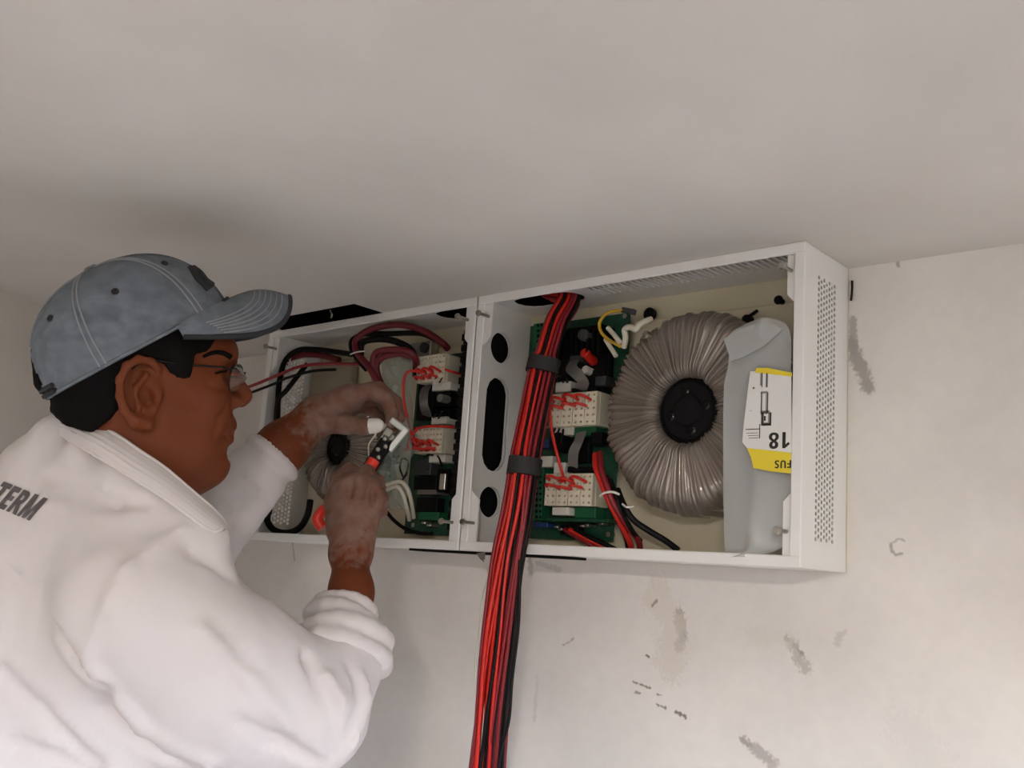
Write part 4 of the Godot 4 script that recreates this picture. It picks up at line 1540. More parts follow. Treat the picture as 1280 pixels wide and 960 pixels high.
func build_small_things() -> void:
	# black strip joining the two cabinets from below
	var st := MB.new()
	st.box(V((-0.6337 - 0.3198) * 0.5, -H - 0.0022, 0.108), Vector3(0.3139, 0.0036, 0.030), 0.0006)
	single("joining_strip", "thin black metal strip under the joint of the two cabinets", "metal strip", st, M.black_matt)
	# scrap of grey film hanging at the joint
	var sc := MB.new()
	sc.slab(PackedVector3Array([onz(596, 692, 0.124), onz(607, 690, 0.124), onz(606, 700, 0.124), onz(608, 705, 0.124), onz(601, 699, 0.124)]), Vector3(0, 0, 0.0012))
	single("tape_scrap", "small grey scrap of tape hanging under the cabinet joint", "tape", sc, M.grey_plastic)
	# bent black stub coming out of the wall behind the right cabinet
	wire_thing("cable_stub", "short bent black cable stub in the wall by the cabinet's top corner", "cable", [V(0.0052, -0.018, 0.004), V(0.0062, -0.026, 0.006), V(0.0058, -0.035, 0.006), V(0.0035, -0.043, 0.003)], 0.0016, M.black_wire)
	# clips on the back plate of the right cabinet
	var cl := MB.new()
	var p := onz(937, 401, 0.016)
	cl.lathe(p, Vector3(0, 0, 1), [Vector2(0.007, 0), Vector2(0.0065, 0.010), Vector2(0.003, 0.012), Vector2(0, 0.012)], 10)
	cl.box(p + Vector3(0.010, 0.006, 0.010), Vector3(0.016, 0.004, 0.004), 0.0008, Basis(Vector3(0, 0, 1), 0.5))
	single("plate_clip", "black clip on the back plate above the plastic bag", "clip", cl, M.black_plastic)
	var c2 := MB.new()
	bolt(c2, onz(977, 377, 0.016) + Vector3(0, 0, -0.002), Vector3(0, 0, 1), 0.004, 0.010, 0.0062)
	single("plate_screw", "dark round screw on the back plate near the upper right tab", "screw", c2, M.black_plastic)
	var c3 := MB.new()
	c3.lathe(onz(813, 393, 0.016) + Vector3(0, 0, -0.002), Vector3(0, 0, 1), [Vector2(0.0095, 0), Vector2(0.0095, 0.006), Vector2(0.006, 0.009), Vector2(0.0045, 0.006), Vector2(0, 0.006)], 16)
	single("rubber_grommet", "black rubber grommet where the white braided sleeve ends", "grommet", c3, M.black_plastic)
	var c4 := MB.new()
	var q4 := onz(808, 420, 0.1)
	c4.lathe(q4 + Vector3(0, 0, -0.006), Vector3(-0.3, 0.3, 1), [Vector2(0.0065, 0), Vector2(0.0065, 0.006), Vector2(0.0052, 0.008), Vector2(0, 0.008)], 14)
	c4.box(q4 + Vector3(0, 0, 0.0022), Vector3(0.007, 0.0016, 0.001))
	c4.box(q4 + Vector3(0, 0, 0.0022), Vector3(0.0016, 0.007, 0.001))
	single("plate_screw", "steel cross-head screw at the rim of the large transformer", "screw", c4, M.brass)
	# ceiling opening: a pale wire end shows inside
	wire_thing("wire_end", "pale wire end showing in the black ceiling opening", "wire", [ony(413, 388, 0.03), ony(414, 391, 0.02), ony(415, 394, 0.012), ony(414, 397, 0.02)], 0.0016, M.white_wire)
	# left cabinet: grey plate behind the hands and crumpled clear film
	var gp := MB.new()
	pbox(gp, 385, 452, 436, 560, 0.016, 0.030, 0.001)
	single("cover_plate", "plain beige plate standing behind the man's left forearm", "plate", gp, M.card)
	var gb := MB.new()
	pbox(gb, 502, 428, 538, 448, 0.016, 0.036, 0.002)
	single("lug_plate", "pale metal lug plate above the upper cream terminal block by hands", "plate", gb, M.steel)
	var lug := MB.new()
	lug.lathe(onz(532, 435, 0.036), Vector3(0, 0, 1), [Vector2(0.009, 0), Vector2(0.009, 0.006), Vector2(0.0055, 0.007), Vector2(0.005, 0.003), Vector2(0, 0.003)], 16)
	single("ring_terminal", "dark ring terminal bolted to the pale lug plate", "terminal", lug, M.dark_grey)
	var nz := FastNoiseLite.new()
	nz.seed = 5
	nz.frequency = 30.0
	var cf := MB.new()
	var R := 16
	var C := 8
	var g: Array = []
	for j in R + 1:
		var line: Array = []
		for k in C + 1:
			var v := float(j) / R
			var u := float(k) / C
			var p2 := onz(lerpf(476, 512, u) + 6.0 * sin(v * 4.0), lerpf(446, 636, v), 0.082)
			p2.z += nz.get_noise_2d(p2.x, p2.y) * 0.014
			line.append(p2)
		g.append(line)
	for j in R:
		for k in C:
			var mid: Vector3 = g[j][k] - Vector3(0, 0, 1)
			cf.flat(g[j][k], g[j][k + 1], g[j + 1][k + 1], mid)
			cf.flat(g[j][k], g[j + 1][k + 1], g[j + 1][k], mid)
	single("plastic_film", "crumpled greenish clear film hanging beside the dark circuit board", "plastic film", cf, M.clear_film)

# ---------- the technician ----------
const HD := 1.20                     # distance of the head
const HM := 1.20 / 1275.31           # metres per pixel there
var HR: Vector3                      # head frame: forward (profile), up, towards the viewer
var HU: Vector3
var HL: Vector3

var HC: Vector3                      # middle of the head
var HN: Vector3                      # normal of its plane of symmetry
func hp(px: float, py: float, lat := 0.0) -> Vector3:      # point of the head: profile pixels on its plane of symmetry, lat metres off that plane
	var r := ray(px, py)
	return CP + r * ((HC - CP).dot(HN) / r.dot(HN)) + HL * lat

class SkinSDF extends SDF:
	var nz := FastNoiseLite.new()
	func _init() -> void:
		nz.frequency = 1.0
		nz.seed = 3
	var dust := false
	var dusty := Vector3.ZERO          # middle of the dusty hand
	var base := Color(0.145, 0.037, 0.0145)
	func tint(p: Vector3) -> Color:
		var c := base
		var n := nz.get_noise_3dv(p * 60.0) * 0.5 + nz.get_noise_3dv(p * 220.0) * 0.35
		c = c * (1.0 + 0.10 * n)
		if dust:
			# plaster dust on the hands, in patches
			var a := clampf(0.46 + nz.get_noise_3dv(p * 45.0) * 0.32 + n * 0.35, 0.0, 0.72)
			a *= clampf((0.115 + nz.get_noise_3dv(p * 70.0) * 0.06 - p.distance_to(dusty)) / 0.03, 0.0, 1.0)
			c = c.lerp(Color(0.25, 0.19, 0.155), a)
		c.a = 1.0
		return c

class HairSDF extends SDF:
	var o: Vector3
	var u: Vector3
	var w: Vector3
	var poly := PackedVector2Array()
	var nz := FastNoiseLite.new()
	func _init() -> void:
		nz.frequency = 0.5
	func eval(p: Vector3) -> float:
		var d := prims(p) + nz.get_noise_3dv(p * 240.0) * 0.0010
		if d > 0.03:
			return d
		var q := Vector2((p - o).dot(u), (p - o).dot(w))
		var e := INF
		for i in poly.size():
			var s := Geometry2D.get_closest_point_to_segment(q, poly[i], poly[(i + 1) % poly.size()])
			e = minf(e, s.distance_to(q))
		if Geometry2D.is_point_in_polygon(q, poly):
			e = -e
		return maxf(d, e - nz.get_noise_3dv(p * 500.0) * 0.0012)

class ClothSDF extends SDF:
	var nz := FastNoiseLite.new()
	func eval(p: Vector3) -> float:
		var d := prims(p)
		if absf(d) < 0.03:
			d += nz.get_noise_3dv(Vector3(p.x, p.y * 0.6, p.z) * 11.0) * 0.0045 + nz.get_noise_3dv(p * 34.0) * 0.0012
		return d

func rel(p: Vector3, along: Vector3, s: float) -> Vector3:
	return p + along * s

func build_person() -> void:
	HC = dep(180, 470, HD)
	HL = (CP - HC).normalized()
	HU = (CB.y - HL * CB.y.dot(HL)).normalized()
	HR = HU.cross(HL)
	HN = (HL + HR * 0.10).normalized()
	var feet := Vector3(-0.62, 0.62, 0.86)
	var t := thing("person", "man in white work shirt and faded grey cap working at open cabinet", "person", feet)
	M.skin = mat(Color.WHITE, 0.58)
	M.skin.metallic_specular = 0.3
	M.skin.vertex_color_use_as_albedo = true
	M.skin.subsurf_scatter_enabled = true
	M.skin.subsurf_scatter_strength = 0.08
	M.hair = mat(c8(14, 12, 12), 0.75)
	M.hair.metallic_specular = 0.2
	M.shirt = mat(c8(212, 205, 204), 0.85)
	M.shirt.normal_enabled = true
	M.shirt.normal_texture = bump_tex(0.25, 2.0, 41, 512, 2)
	M.shirt.normal_scale = 0.12
	M.shirt.rim_enabled = true
	M.shirt.rim = 0.15
	tri_mat(M.shirt, 14.0)
	M.thread = mat(c8(205, 199, 196), 0.9)
	M.print_grey = mat(c8(92, 86, 88), 0.8)
	M.trousers = mat(c8(52, 56, 70), 0.85)
	M.denim = mat(Color.WHITE, 0.88)
	M.denim.albedo_texture = noise_tex(0.012, c8(84, 92, 100), c8(124, 130, 137), 61, 512, 5)
	M.denim.normal_enabled = true
	M.denim.normal_texture = bump_tex(0.3, 3.0, 62, 512, 2)
	M.denim.normal_scale = 0.3
	tri_mat(M.denim, 7.0)
	M.denim_dark = mat(c8(38, 40, 44), 0.85)
	M.denim_light = mat(c8(142, 146, 150), 0.85)
	M.bandage = mat(c8(222, 218, 210), 0.85)
	M.lens = mat(Color(0.85, 0.9, 0.9, 0.10), 0.03)
	M.lens.transparency = BaseMaterial3D.TRANSPARENCY_ALPHA
	M.glasses = mat(c8(22, 22, 26), 0.25, 0.5)
	M.pad = mat(c8(120, 110, 100), 0.3)

	# --- skin: torso and neck (coarse), head, forearms and hands (fine), one mesh
	var skin := MB.new()
	var torso := SkinSDF.new()
	torso.cap(dep(140, 610, 1.225), dep(90, 720, 1.245), 0.062, 0.09, 0.04)
	torso.cap(dep(90, 740, 1.245), dep(30, 1000, 1.23), 0.10, 0.105, 0.05)
	torso.cap(dep(30, 1000, 1.23), feet + Vector3(0.0, 0.80, 0.0), 0.105, 0.11, 0.05)
	torso.cap(dep(155, 740, 1.10), dep(40, 705, 1.38), 0.055, 0.055, 0.04)
	torso.cap(dep(155, 740, 1.10), dep(395, 893, 1.165), 0.05, 0.042, 0.03)
	torso.cap(dep(395, 893, 1.165), dep(432, 790, 1.272), 0.040, 0.027, 0.03)
	torso.cap(dep(40, 705, 1.38), dep(235, 688, 1.41), 0.05, 0.042, 0.03)
	torso.cap(dep(235, 688, 1.41), dep(330, 582, 1.45), 0.038, 0.031, 0.03)
	for s in [-1.0, 1.0]:
		var hipj := feet + Vector3(0.09 * s, 0.80, 0)
		var knee := feet + Vector3(0.10 * s, 0.44, -0.03)
		var ank := feet + Vector3(0.10 * s, 0.07, 0.02)
		torso.cap(hipj, knee, 0.075, 0.05, 0.04)
		torso.cap(knee, ank, 0.05, 0.036, 0.03)
	nets(torso, torso.lo - Vector3.ONE * 0.02, torso.hi + Vector3.ONE * 0.02, 0.014, skin, true)
	var head := head_field()
	nets(head, head.lo - Vector3.ONE * 0.006, head.hi + Vector3.ONE * 0.006, 0.0032, skin, true)
	var rh := right_hand()
	nets(rh, rh.lo - Vector3.ONE * 0.006, rh.hi + Vector3.ONE * 0.006, 0.0032, skin, true)
	var lh := left_hand()
	nets(lh, lh.lo - Vector3.ONE * 0.006, lh.hi + Vector3.ONE * 0.006, 0.0032, skin, true)
	part("body", skin, M.skin, t)

	# --- eye, brow, hair
	for s in [1.0, -1.0]:
		var e := MB.new()
		var ec := hp(265, 466, s * 0.031)
		e.lathe(ec, HR, [Vector2(0.0, 0.0106), Vector2(0.0046, 0.0096), Vector2(0.0078, 0.0075), Vector2(0.0106, 0.0), Vector2(0.0078, -0.0075), Vector2(0.0, -0.0106)], 20)
		var eo := part("eye", e, M.white_plastic, t)
		var ir := MB.new()
		ir.lathe(ec + HR * 0.0098 - HU * 0.003, HR - HU * 0.25, [Vector2(0.0046, 0.0), Vector2(0.0038, 0.0012), Vector2(0, 0.0014)], 14)
		part("iris", ir, M.black_gloss, eo)
	for s in [1.0, -1.0]:
		var bp: Array = []
		for q in [[288, 446], [278, 441], [266, 441], [254, 446]]:
			var p := hit(head, q[0], q[1])
			bp.append(p if s > 0 else mirror(p))
		var bw := MB.new()
		bw.tube(smooth(bp, 6), 0.0036, 8, 0.0018)
		part("eyebrow", bw, M.hair, t)
		var lp: Array = []
		for q in [[283, 464], [276, 465], [269, 467]]:
			var p := hit(head, q[0], q[1])
			lp.append(p if s > 0 else mirror(p))
		var ls := MB.new()
		ls.tube(smooth(lp, 6), 0.0016, 6, 0.0010)
		part("eyelashes", ls, M.hair, t)
	var hair := HairSDF.new()
	hair.o = hp(180, 480, 0)
	hair.u = (HR - HL * -0.0)
	hair.w = HU
	var outline := [[60, 380], [200, 360], [275, 400], [292, 418], [284, 436], [262, 440], [240, 444], [236, 470], [236, 490], [222, 493], [214, 470], [202, 455], [184, 449], [164, 452], [152, 468], [148, 490], [150, 510], [142, 520], [118, 538], [84, 530], [62, 514], [40, 498], [38, 440]]
	for q in outline:
		hair.poly.append(Vector2((hp(q[0], q[1]) - hair.o).dot(hair.u), (hp(q[0], q[1]) - hair.o).dot(hair.w)))
	hair.ell(hp(168, 434), head_basis(), Vector3(0.105, 0.099, 0.0765), 0.02)
	hair.cap(hp(148, 500), hp(122, 545), 0.0645, 0.058, 0.02)
	hair.cap(hp(222, 440, 0.056), hp(226, 492, 0.060), 0.024, 0.0165, 0.012)
	hair.cap(hp(222, 440, -0.056), hp(226, 492, -0.060), 0.024, 0.0165, 0.012)
	# tuft through the back opening of the cap
	hair.cap(hp(60, 440), hp(56, 478), 0.017, 0.012, 0.012)
	var hm := MB.new()
	nets(hair, hair.lo - Vector3.ONE * 0.004, hair.hi + Vector3.ONE * 0.004, 0.0036, hm)
	part("hair", hm, M.hair, t, "short black hair under the cap")
	build_glasses(t)
	build_cap(t)
	build_shirt(t)
	build_legs(t, feet)
	# bandage on the left thumb
	var bd := SDF.new()
	bd.cap(dep(455, 533, 1.466), dep(471, 532, 1.463), 0.0118, 0.0108, 0.004)
	var bm := MB.new()
	nets(bd, bd.lo - Vector3.ONE * 0.004, bd.hi + Vector3.ONE * 0.004, 0.0028, bm)
	part("finger_bandage", bm, M.bandage, t, "white tape wrapped round the left thumb")
	build_tool()
	build_platform(feet)

func mirror(p: Vector3) -> Vector3:      # the same place on the other side of the face
	return p - HN * 2.0 * (p - HC).dot(HN)

func head_basis() -> Basis:
	return Basis(HR, HU, HL)

func head_field() -> SkinSDF:
	var s := SkinSDF.new()
	var B := head_basis()
	s.ell(hp(168, 434), B, Vector3(0.099, 0.094, 0.0715), 0.02)              # skull
	s.ell(hp(222, 498), B, Vector3(0.061, 0.086, 0.060), 0.03)               # face
	s.cap(hp(268, 446, 0.03), hp(268, 446, -0.03), 0.020, 0.020, 0.02)       # brow
	s.cap(hp(276, 438, 0.012), hp(276, 438, -0.012), 0.015, 0.015, 0.02)
	for q in [1.0, -1.0]:
		s.cap(hp(250, 490, q * 0.044), hp(225, 482, q * 0.056), 0.020, 0.018, 0.03)     # cheekbone
		s.cap(hp(258, 578, q * 0.010), hp(196, 548, q * 0.048), 0.0215, 0.022, 0.03)    # jaw
		s.cap(hp(252, 532, q * 0.026), hp(236, 555, q * 0.036), 0.024, 0.024, 0.03)     # cheek
	s.cap(hp(261, 581, 0.008), hp(261, 581, -0.008), 0.0175, 0.0175, 0.012)  # chin
	s.cap(hp(235, 586), hp(170, 588), 0.024, 0.045, 0.03)                    # under the chin
	s.ell(hp(270, 536), B, Vector3(0.020, 0.026, 0.028), 0.012)              # mouth mound
	# eye sockets
	for q in [1.0, -1.0]:
		s.ell(hp(284, 466, q * 0.032), B, Vector3(0.015, 0.011, 0.017), 0.014, 1)
	for q in [1.0, -1.0]:
		s.cap(hp(277, 461, q * 0.022), hp(270, 463, q * 0.043), 0.0050, 0.0048, 0.006)      # lids
		s.cap(hp(275, 473, q * 0.022), hp(269, 471, q * 0.042), 0.0056, 0.0052, 0.006)
	# nose
	s.cap(hp(284, 456), hp(304, 492), 0.0075, 0.0095, 0.010)
	s.cap(hp(304, 496), hp(301, 500), 0.0105, 0.0095, 0.006)
	for q in [1.0, -1.0]:
		s.cap(hp(294, 502, q * 0.0115), hp(290, 501, q * 0.0135), 0.0082, 0.0078, 0.006)
		s.cap(hp(299, 510, q * 0.006), hp(296, 506, q * 0.007), 0.0030, 0.0034, 0.003, 1)
	# lips
	s.cap(hp(284, 531, 0.010), hp(284, 531, -0.010), 0.0105, 0.0105, 0.006)
	s.cap(hp(281, 551, 0.009), hp(281, 551, -0.009), 0.0090, 0.0090, 0.006)
	s.cap(hp(298, 541, 0.006), hp(280, 543, 0.023), 0.0030, 0.0022, 0.004, 1)
	s.cap(hp(298, 541, -0.006), hp(280, 543, -0.023), 0.0030, 0.0022, 0.004, 1)
	s.cap(hp(298, 541, -0.006), hp(298, 541, 0.006), 0.0030, 0.0030, 0.004, 1)
	s.cap(hp(289, 565, 0.012), hp(289, 565, -0.012), 0.0075, 0.0075, 0.010, 1)    # above the chin
	# cheek fold beside the mouth
	s.cap(hp(284, 512, 0.024), hp(272, 540, 0.034), 0.0022, 0.0020, 0.008, 1)
	# neck
	s.cap(hp(160, 525), hp(140, 640), 0.060, 0.061, 0.035)
	s.cap(hp(190, 560), hp(170, 640), 0.048, 0.052, 0.035)
	# ears
	for q in [1.0, -1.0]:
		var z: float = 0.0765 * q
		s.ell(hp(176, 490, z - 0.004 * q), B, Vector3(0.020, 0.034, 0.0075), 0.010)
		var hx := [[197, 462, 0.001], [188, 453, 0.006], [174, 450, 0.010], [160, 458, 0.013], [152, 474, 0.014], [152, 494, 0.013], [159, 512, 0.010], [170, 526, 0.006]]
		for i in hx.size() - 1:
			s.cap(hp(hx[i][0], hx[i][1], z + hx[i][2] * q), hp(hx[i + 1][0], hx[i + 1][1], z + hx[i + 1][2] * q), 0.0046, 0.0046, 0.003)
		s.cap(hp(172, 524, z + 0.005 * q), hp(184, 527, z + 0.002 * q), 0.0085, 0.0070, 0.008)
		s.cap(hp(183, 468, z + 0.006 * q), hp(170, 484, z + 0.008 * q), 0.0036, 0.0036, 0.004)
		s.cap(hp(170, 484, z + 0.008 * q), hp(174, 508, z + 0.006 * q), 0.0036, 0.0036, 0.004)
		s.cap(hp(182, 492, z + 0.006 * q), hp(186, 500, z + 0.003 * q), 0.0085, 0.0070, 0.004, 1)
		s.cap(hp(178, 470, z + 0.010 * q), hp(164, 482, z + 0.012 * q), 0.0026, 0.0024, 0.003, 1)
		s.cap(hp(196, 488, z + 0.001 * q), hp(196, 498, z + 0.001 * q), 0.0050, 0.0050, 0.004)
	# mouth corner, fold from nostril to mouth, hollow of the cheek: carved on the near side and mirrored
	for q in [[[[296, 541], [287, 544], [277, 546]], 0.0026], [[[284, 508], [274, 524], [268, 543]], 0.0030], [[[262, 480], [272, 484], [282, 486]], 0.0026]]:
		var pl: Array = []
		for e in q[0]:
			pl.append(hit(s, e[0], e[1]))
		for i in pl.size() - 1:
			if pl[i].distance_to(pl[i + 1]) < 0.04:
				s.cap(pl[i], pl[i + 1], q[1], q[1] * 0.8, 0.005, 1)
				s.cap(mirror(pl[i]), mirror(pl[i + 1]), q[1], q[1] * 0.8, 0.005, 1)
	return s

func finger(s: SDF, pts: Array, r: Array, k := 0.003) -> void:
	for i in pts.size() - 1:
		s.cap(dep(pts[i][0], pts[i][1], pts[i][2]), dep(pts[i + 1][0], pts[i + 1][1], pts[i + 1][2]), r[i], r[i + 1], k)

func right_hand() -> SkinSDF:
	var s := SkinSDF.new()
	s.dust = true
	s.dusty = dep(447, 618, 1.40)
	s.cap(dep(434, 810, 1.255), dep(439, 740, 1.318), 0.0285, 0.0255, 0.01)
	s.cap(dep(439, 740, 1.318), dep(438, 694, 1.362), 0.0255, 0.0245, 0.02)
	# palm
	s.cap(dep(437, 692, 1.362), dep(430, 612, 1.392), 0.0245, 0.017, 0.012)
	s.cap(dep(438, 688, 1.362), dep(446, 606, 1.394), 0.0245, 0.0175, 0.012)
	s.cap(dep(440, 690, 1.362), dep(460, 612, 1.392), 0.0240, 0.0165, 0.012)
	s.cap(dep(440, 690, 1.362), dep(468, 626, 1.388), 0.0220, 0.0150, 0.012)
	# fingers close round the handles on the far side
	finger(s, [[430, 608, 1.396], [437, 590, 1.428], [452, 594, 1.452], [452, 610, 1.448]], [0.0130, 0.0105, 0.0095, 0.0085])
	finger(s, [[447, 601, 1.398], [459, 590, 1.432], [466, 603, 1.455], [460, 618, 1.448]], [0.0130, 0.0108, 0.0095, 0.0085])
	finger(s, [[461, 607, 1.396], [472, 602, 1.430], [475, 620, 1.452], [466, 632, 1.444]], [0.0125, 0.0102, 0.0092, 0.0082])
	finger(s, [[469, 622, 1.390], [478, 622, 1.420], [477, 640, 1.440], [466, 648, 1.432]], [0.0112, 0.0092, 0.0082, 0.0074])
	# thumb along the tool
	finger(s, [[424, 664, 1.375], [418, 628, 1.395], [424, 600, 1.418], [438, 585, 1.438]], [0.0180, 0.0135, 0.0112, 0.0088], 0.006)
	# knuckle hollows
	for q in [[439, 604], [454, 604], [466, 614]]:
		s.cap(dep(q[0], q[1], 1.378), dep(q[0] - 1, q[1] + 16, 1.370), 0.0040, 0.0030, 0.006, 1)
	s.cap(dep(452, 586, 1.400), dep(457, 606, 1.378), 0.0026, 0.0020, 0.004, 1)
	return s

func left_hand() -> SkinSDF:
	var s := SkinSDF.new()
	s.dust = true
	s.dusty = dep(460, 512, 1.50)
	s.cap(dep(318, 596, 1.45), dep(352, 560, 1.468), 0.037, 0.0345, 0.01)
	s.cap(dep(352, 560, 1.468), dep(396, 520, 1.495), 0.0345, 0.0275, 0.02)
	# palm and back of the hand
	s.cap(dep(396, 520, 1.495), dep(438, 496, 1.500), 0.0265, 0.0200, 0.014)
	s.cap(dep(398, 518, 1.510), dep(444, 497, 1.520), 0.0260, 0.0190, 0.014)
	s.cap(dep(400, 520, 1.515), dep(442, 504, 1.540), 0.0240, 0.0180, 0.014)
	finger(s, [[440, 494, 1.494], [464, 488, 1.492], [484, 499, 1.490], [490, 518, 1.482], [488, 530, 1.474]], [0.0150, 0.0125, 0.0108, 0.0094, 0.0080])
	finger(s, [[446, 492, 1.515], [474, 487, 1.520], [494, 503, 1.516], [498, 522, 1.505], [492, 536, 1.495]], [0.0145, 0.0122, 0.0106, 0.0094, 0.0080])
	finger(s, [[446, 497, 1.535], [474, 498, 1.545], [490, 516, 1.540], [488, 532, 1.530]], [0.0138, 0.0112, 0.0098, 0.0084])
	finger(s, [[442, 506, 1.548], [466, 512, 1.560], [478, 528, 1.555], [474, 540, 1.545]], [0.0125, 0.0098, 0.0088, 0.0076])
	# thumb
	finger(s, [[402, 526, 1.486], [432, 530, 1.474], [455, 533, 1.466], [472, 532, 1.463]], [0.0200, 0.0140, 0.0112, 0.0092], 0.008)
	# fold between thumb and forefinger
	s.cap(dep(426, 512, 1.466), dep(456, 513, 1.468), 0.0050, 0.0080, 0.008, 1)
	s.cap(dep(428, 496, 1.474), dep(436, 508, 1.470), 0.0024, 0.0030, 0.005, 1)
	return s

func build_glasses(t: Node3D) -> void:
	var g := MB.new()
	var fwd := HR
	for s in [1.0, -1.0]:
		var c := hp(304, 473, s * 0.034)
		var ring := PackedVector3Array()
		var lens := MB.new()
		var sq: Array = []
		for k in 33:
			var a := TAU * k / 32.0
			var dx := signf(cos(a)) * pow(absf(cos(a)), 0.7) * 0.0260
			var dy := signf(sin(a)) * pow(absf(sin(a)), 0.7) * 0.0160
			var p: Vector3 = c + HL * dx * 0.97 + HU * dy - fwd * (absf(s * 0.034 + dx) * 0.34) + fwd * (dy * 0.12)
			ring.append(p)
			sq.append(p)
		g.tube(ring, 0.00085, 6, -1.0, false)
		# thicker brow bar
		var bar := PackedVector3Array()
		for k in range(1, 16):
			bar.append(ring[k])
		g.tube(bar, 0.0015, 6)
		for k in 32:
			for side in [1.0, -1.0]:
				lens.tri(c + fwd * (0.0010 + 0.0004 * side), sq[k] + fwd * 0.0004 * side, sq[k + 1] + fwd * 0.0004 * side, fwd * side, fwd * side, fwd * side)
		part("lens", lens, M.lens, t)
		# temple arm to the ear
		g.tube(smooth([c + HL * s * 0.0255 + HU * 0.010 - fwd * 0.020, hp(276, 460, s * 0.068), hp(262, 459, s * 0.0715), hp(225, 456, s * 0.0765), hp(194, 452, s * 0.080), hp(176, 454, s * 0.082), hp(166, 462, s * 0.080)], 6), 0.0013, 6)
		var pd := MB.new()
		pd.box(hp(297, 480, s * 0.010), Vector3(0.002, 0.008, 0.004), 0.0008, head_basis())
		part("nose_pad", pd, M.pad, t)
	g.tube(smooth([hp(304, 470, 0.009), hp(306, 466, 0.004), hp(306, 466, -0.004), hp(304, 470, -0.009)], 5), 0.0010, 6)
	part("glasses_frame", g, M.glasses, t, "thin dark half-rim glasses")

# ----- cap
func cap_pt(th: float, ph: float, grow := 0.0) -> Vector3:
	var c := hp(175, 439)
	var e1 := (HR * 0.865 + HU * 0.50).normalized()
	var n := (HU * 0.865 - HR * 0.50).normalized()
	var p := 0.87
	var cp := pow(maxf(cos(ph), 0.0), p)
	var sp := pow(maxf(sin(ph), 0.0), p)
	return c + e1 * (0.1135 + grow) * cp * cos(th) + HL * (0.0865 + grow) * cp * sin(th) + n * (0.1075 + grow) * sp
func cap_n(th: float, ph: float) -> Vector3:
	var e := 0.01
	var a := cap_pt(th + e, ph) - cap_pt(th - e, ph)
	var b := cap_pt(th, minf(ph + e, PI * 0.499)) - cap_pt(th, maxf(ph - e, 0.0))
	var g := a.cross(b).normalized()
	if g.dot(cap_pt(th, ph) - hp(175, 439)) < 0:
		g = -g
	return g
func cap_hit(px: float, py: float) -> Vector2:     # (th, ph) of the near cap surface seen at a pixel
	var best := INF
	var res := Vector2.ZERO
	var r := ray(px, py).normalized()
	for i in 90:
		for j in 45:
			var th := TAU * i / 90.0
			var ph := PI * 0.5 * j / 45.0
			var p := cap_pt(th, ph)
			var v := p - CP
			if cap_n(th, ph).dot(v) > 0:
				continue
			var d := (v - r * v.dot(r)).length()
			if d < best:
				best = d
				res = Vector2(th, ph)
	return res

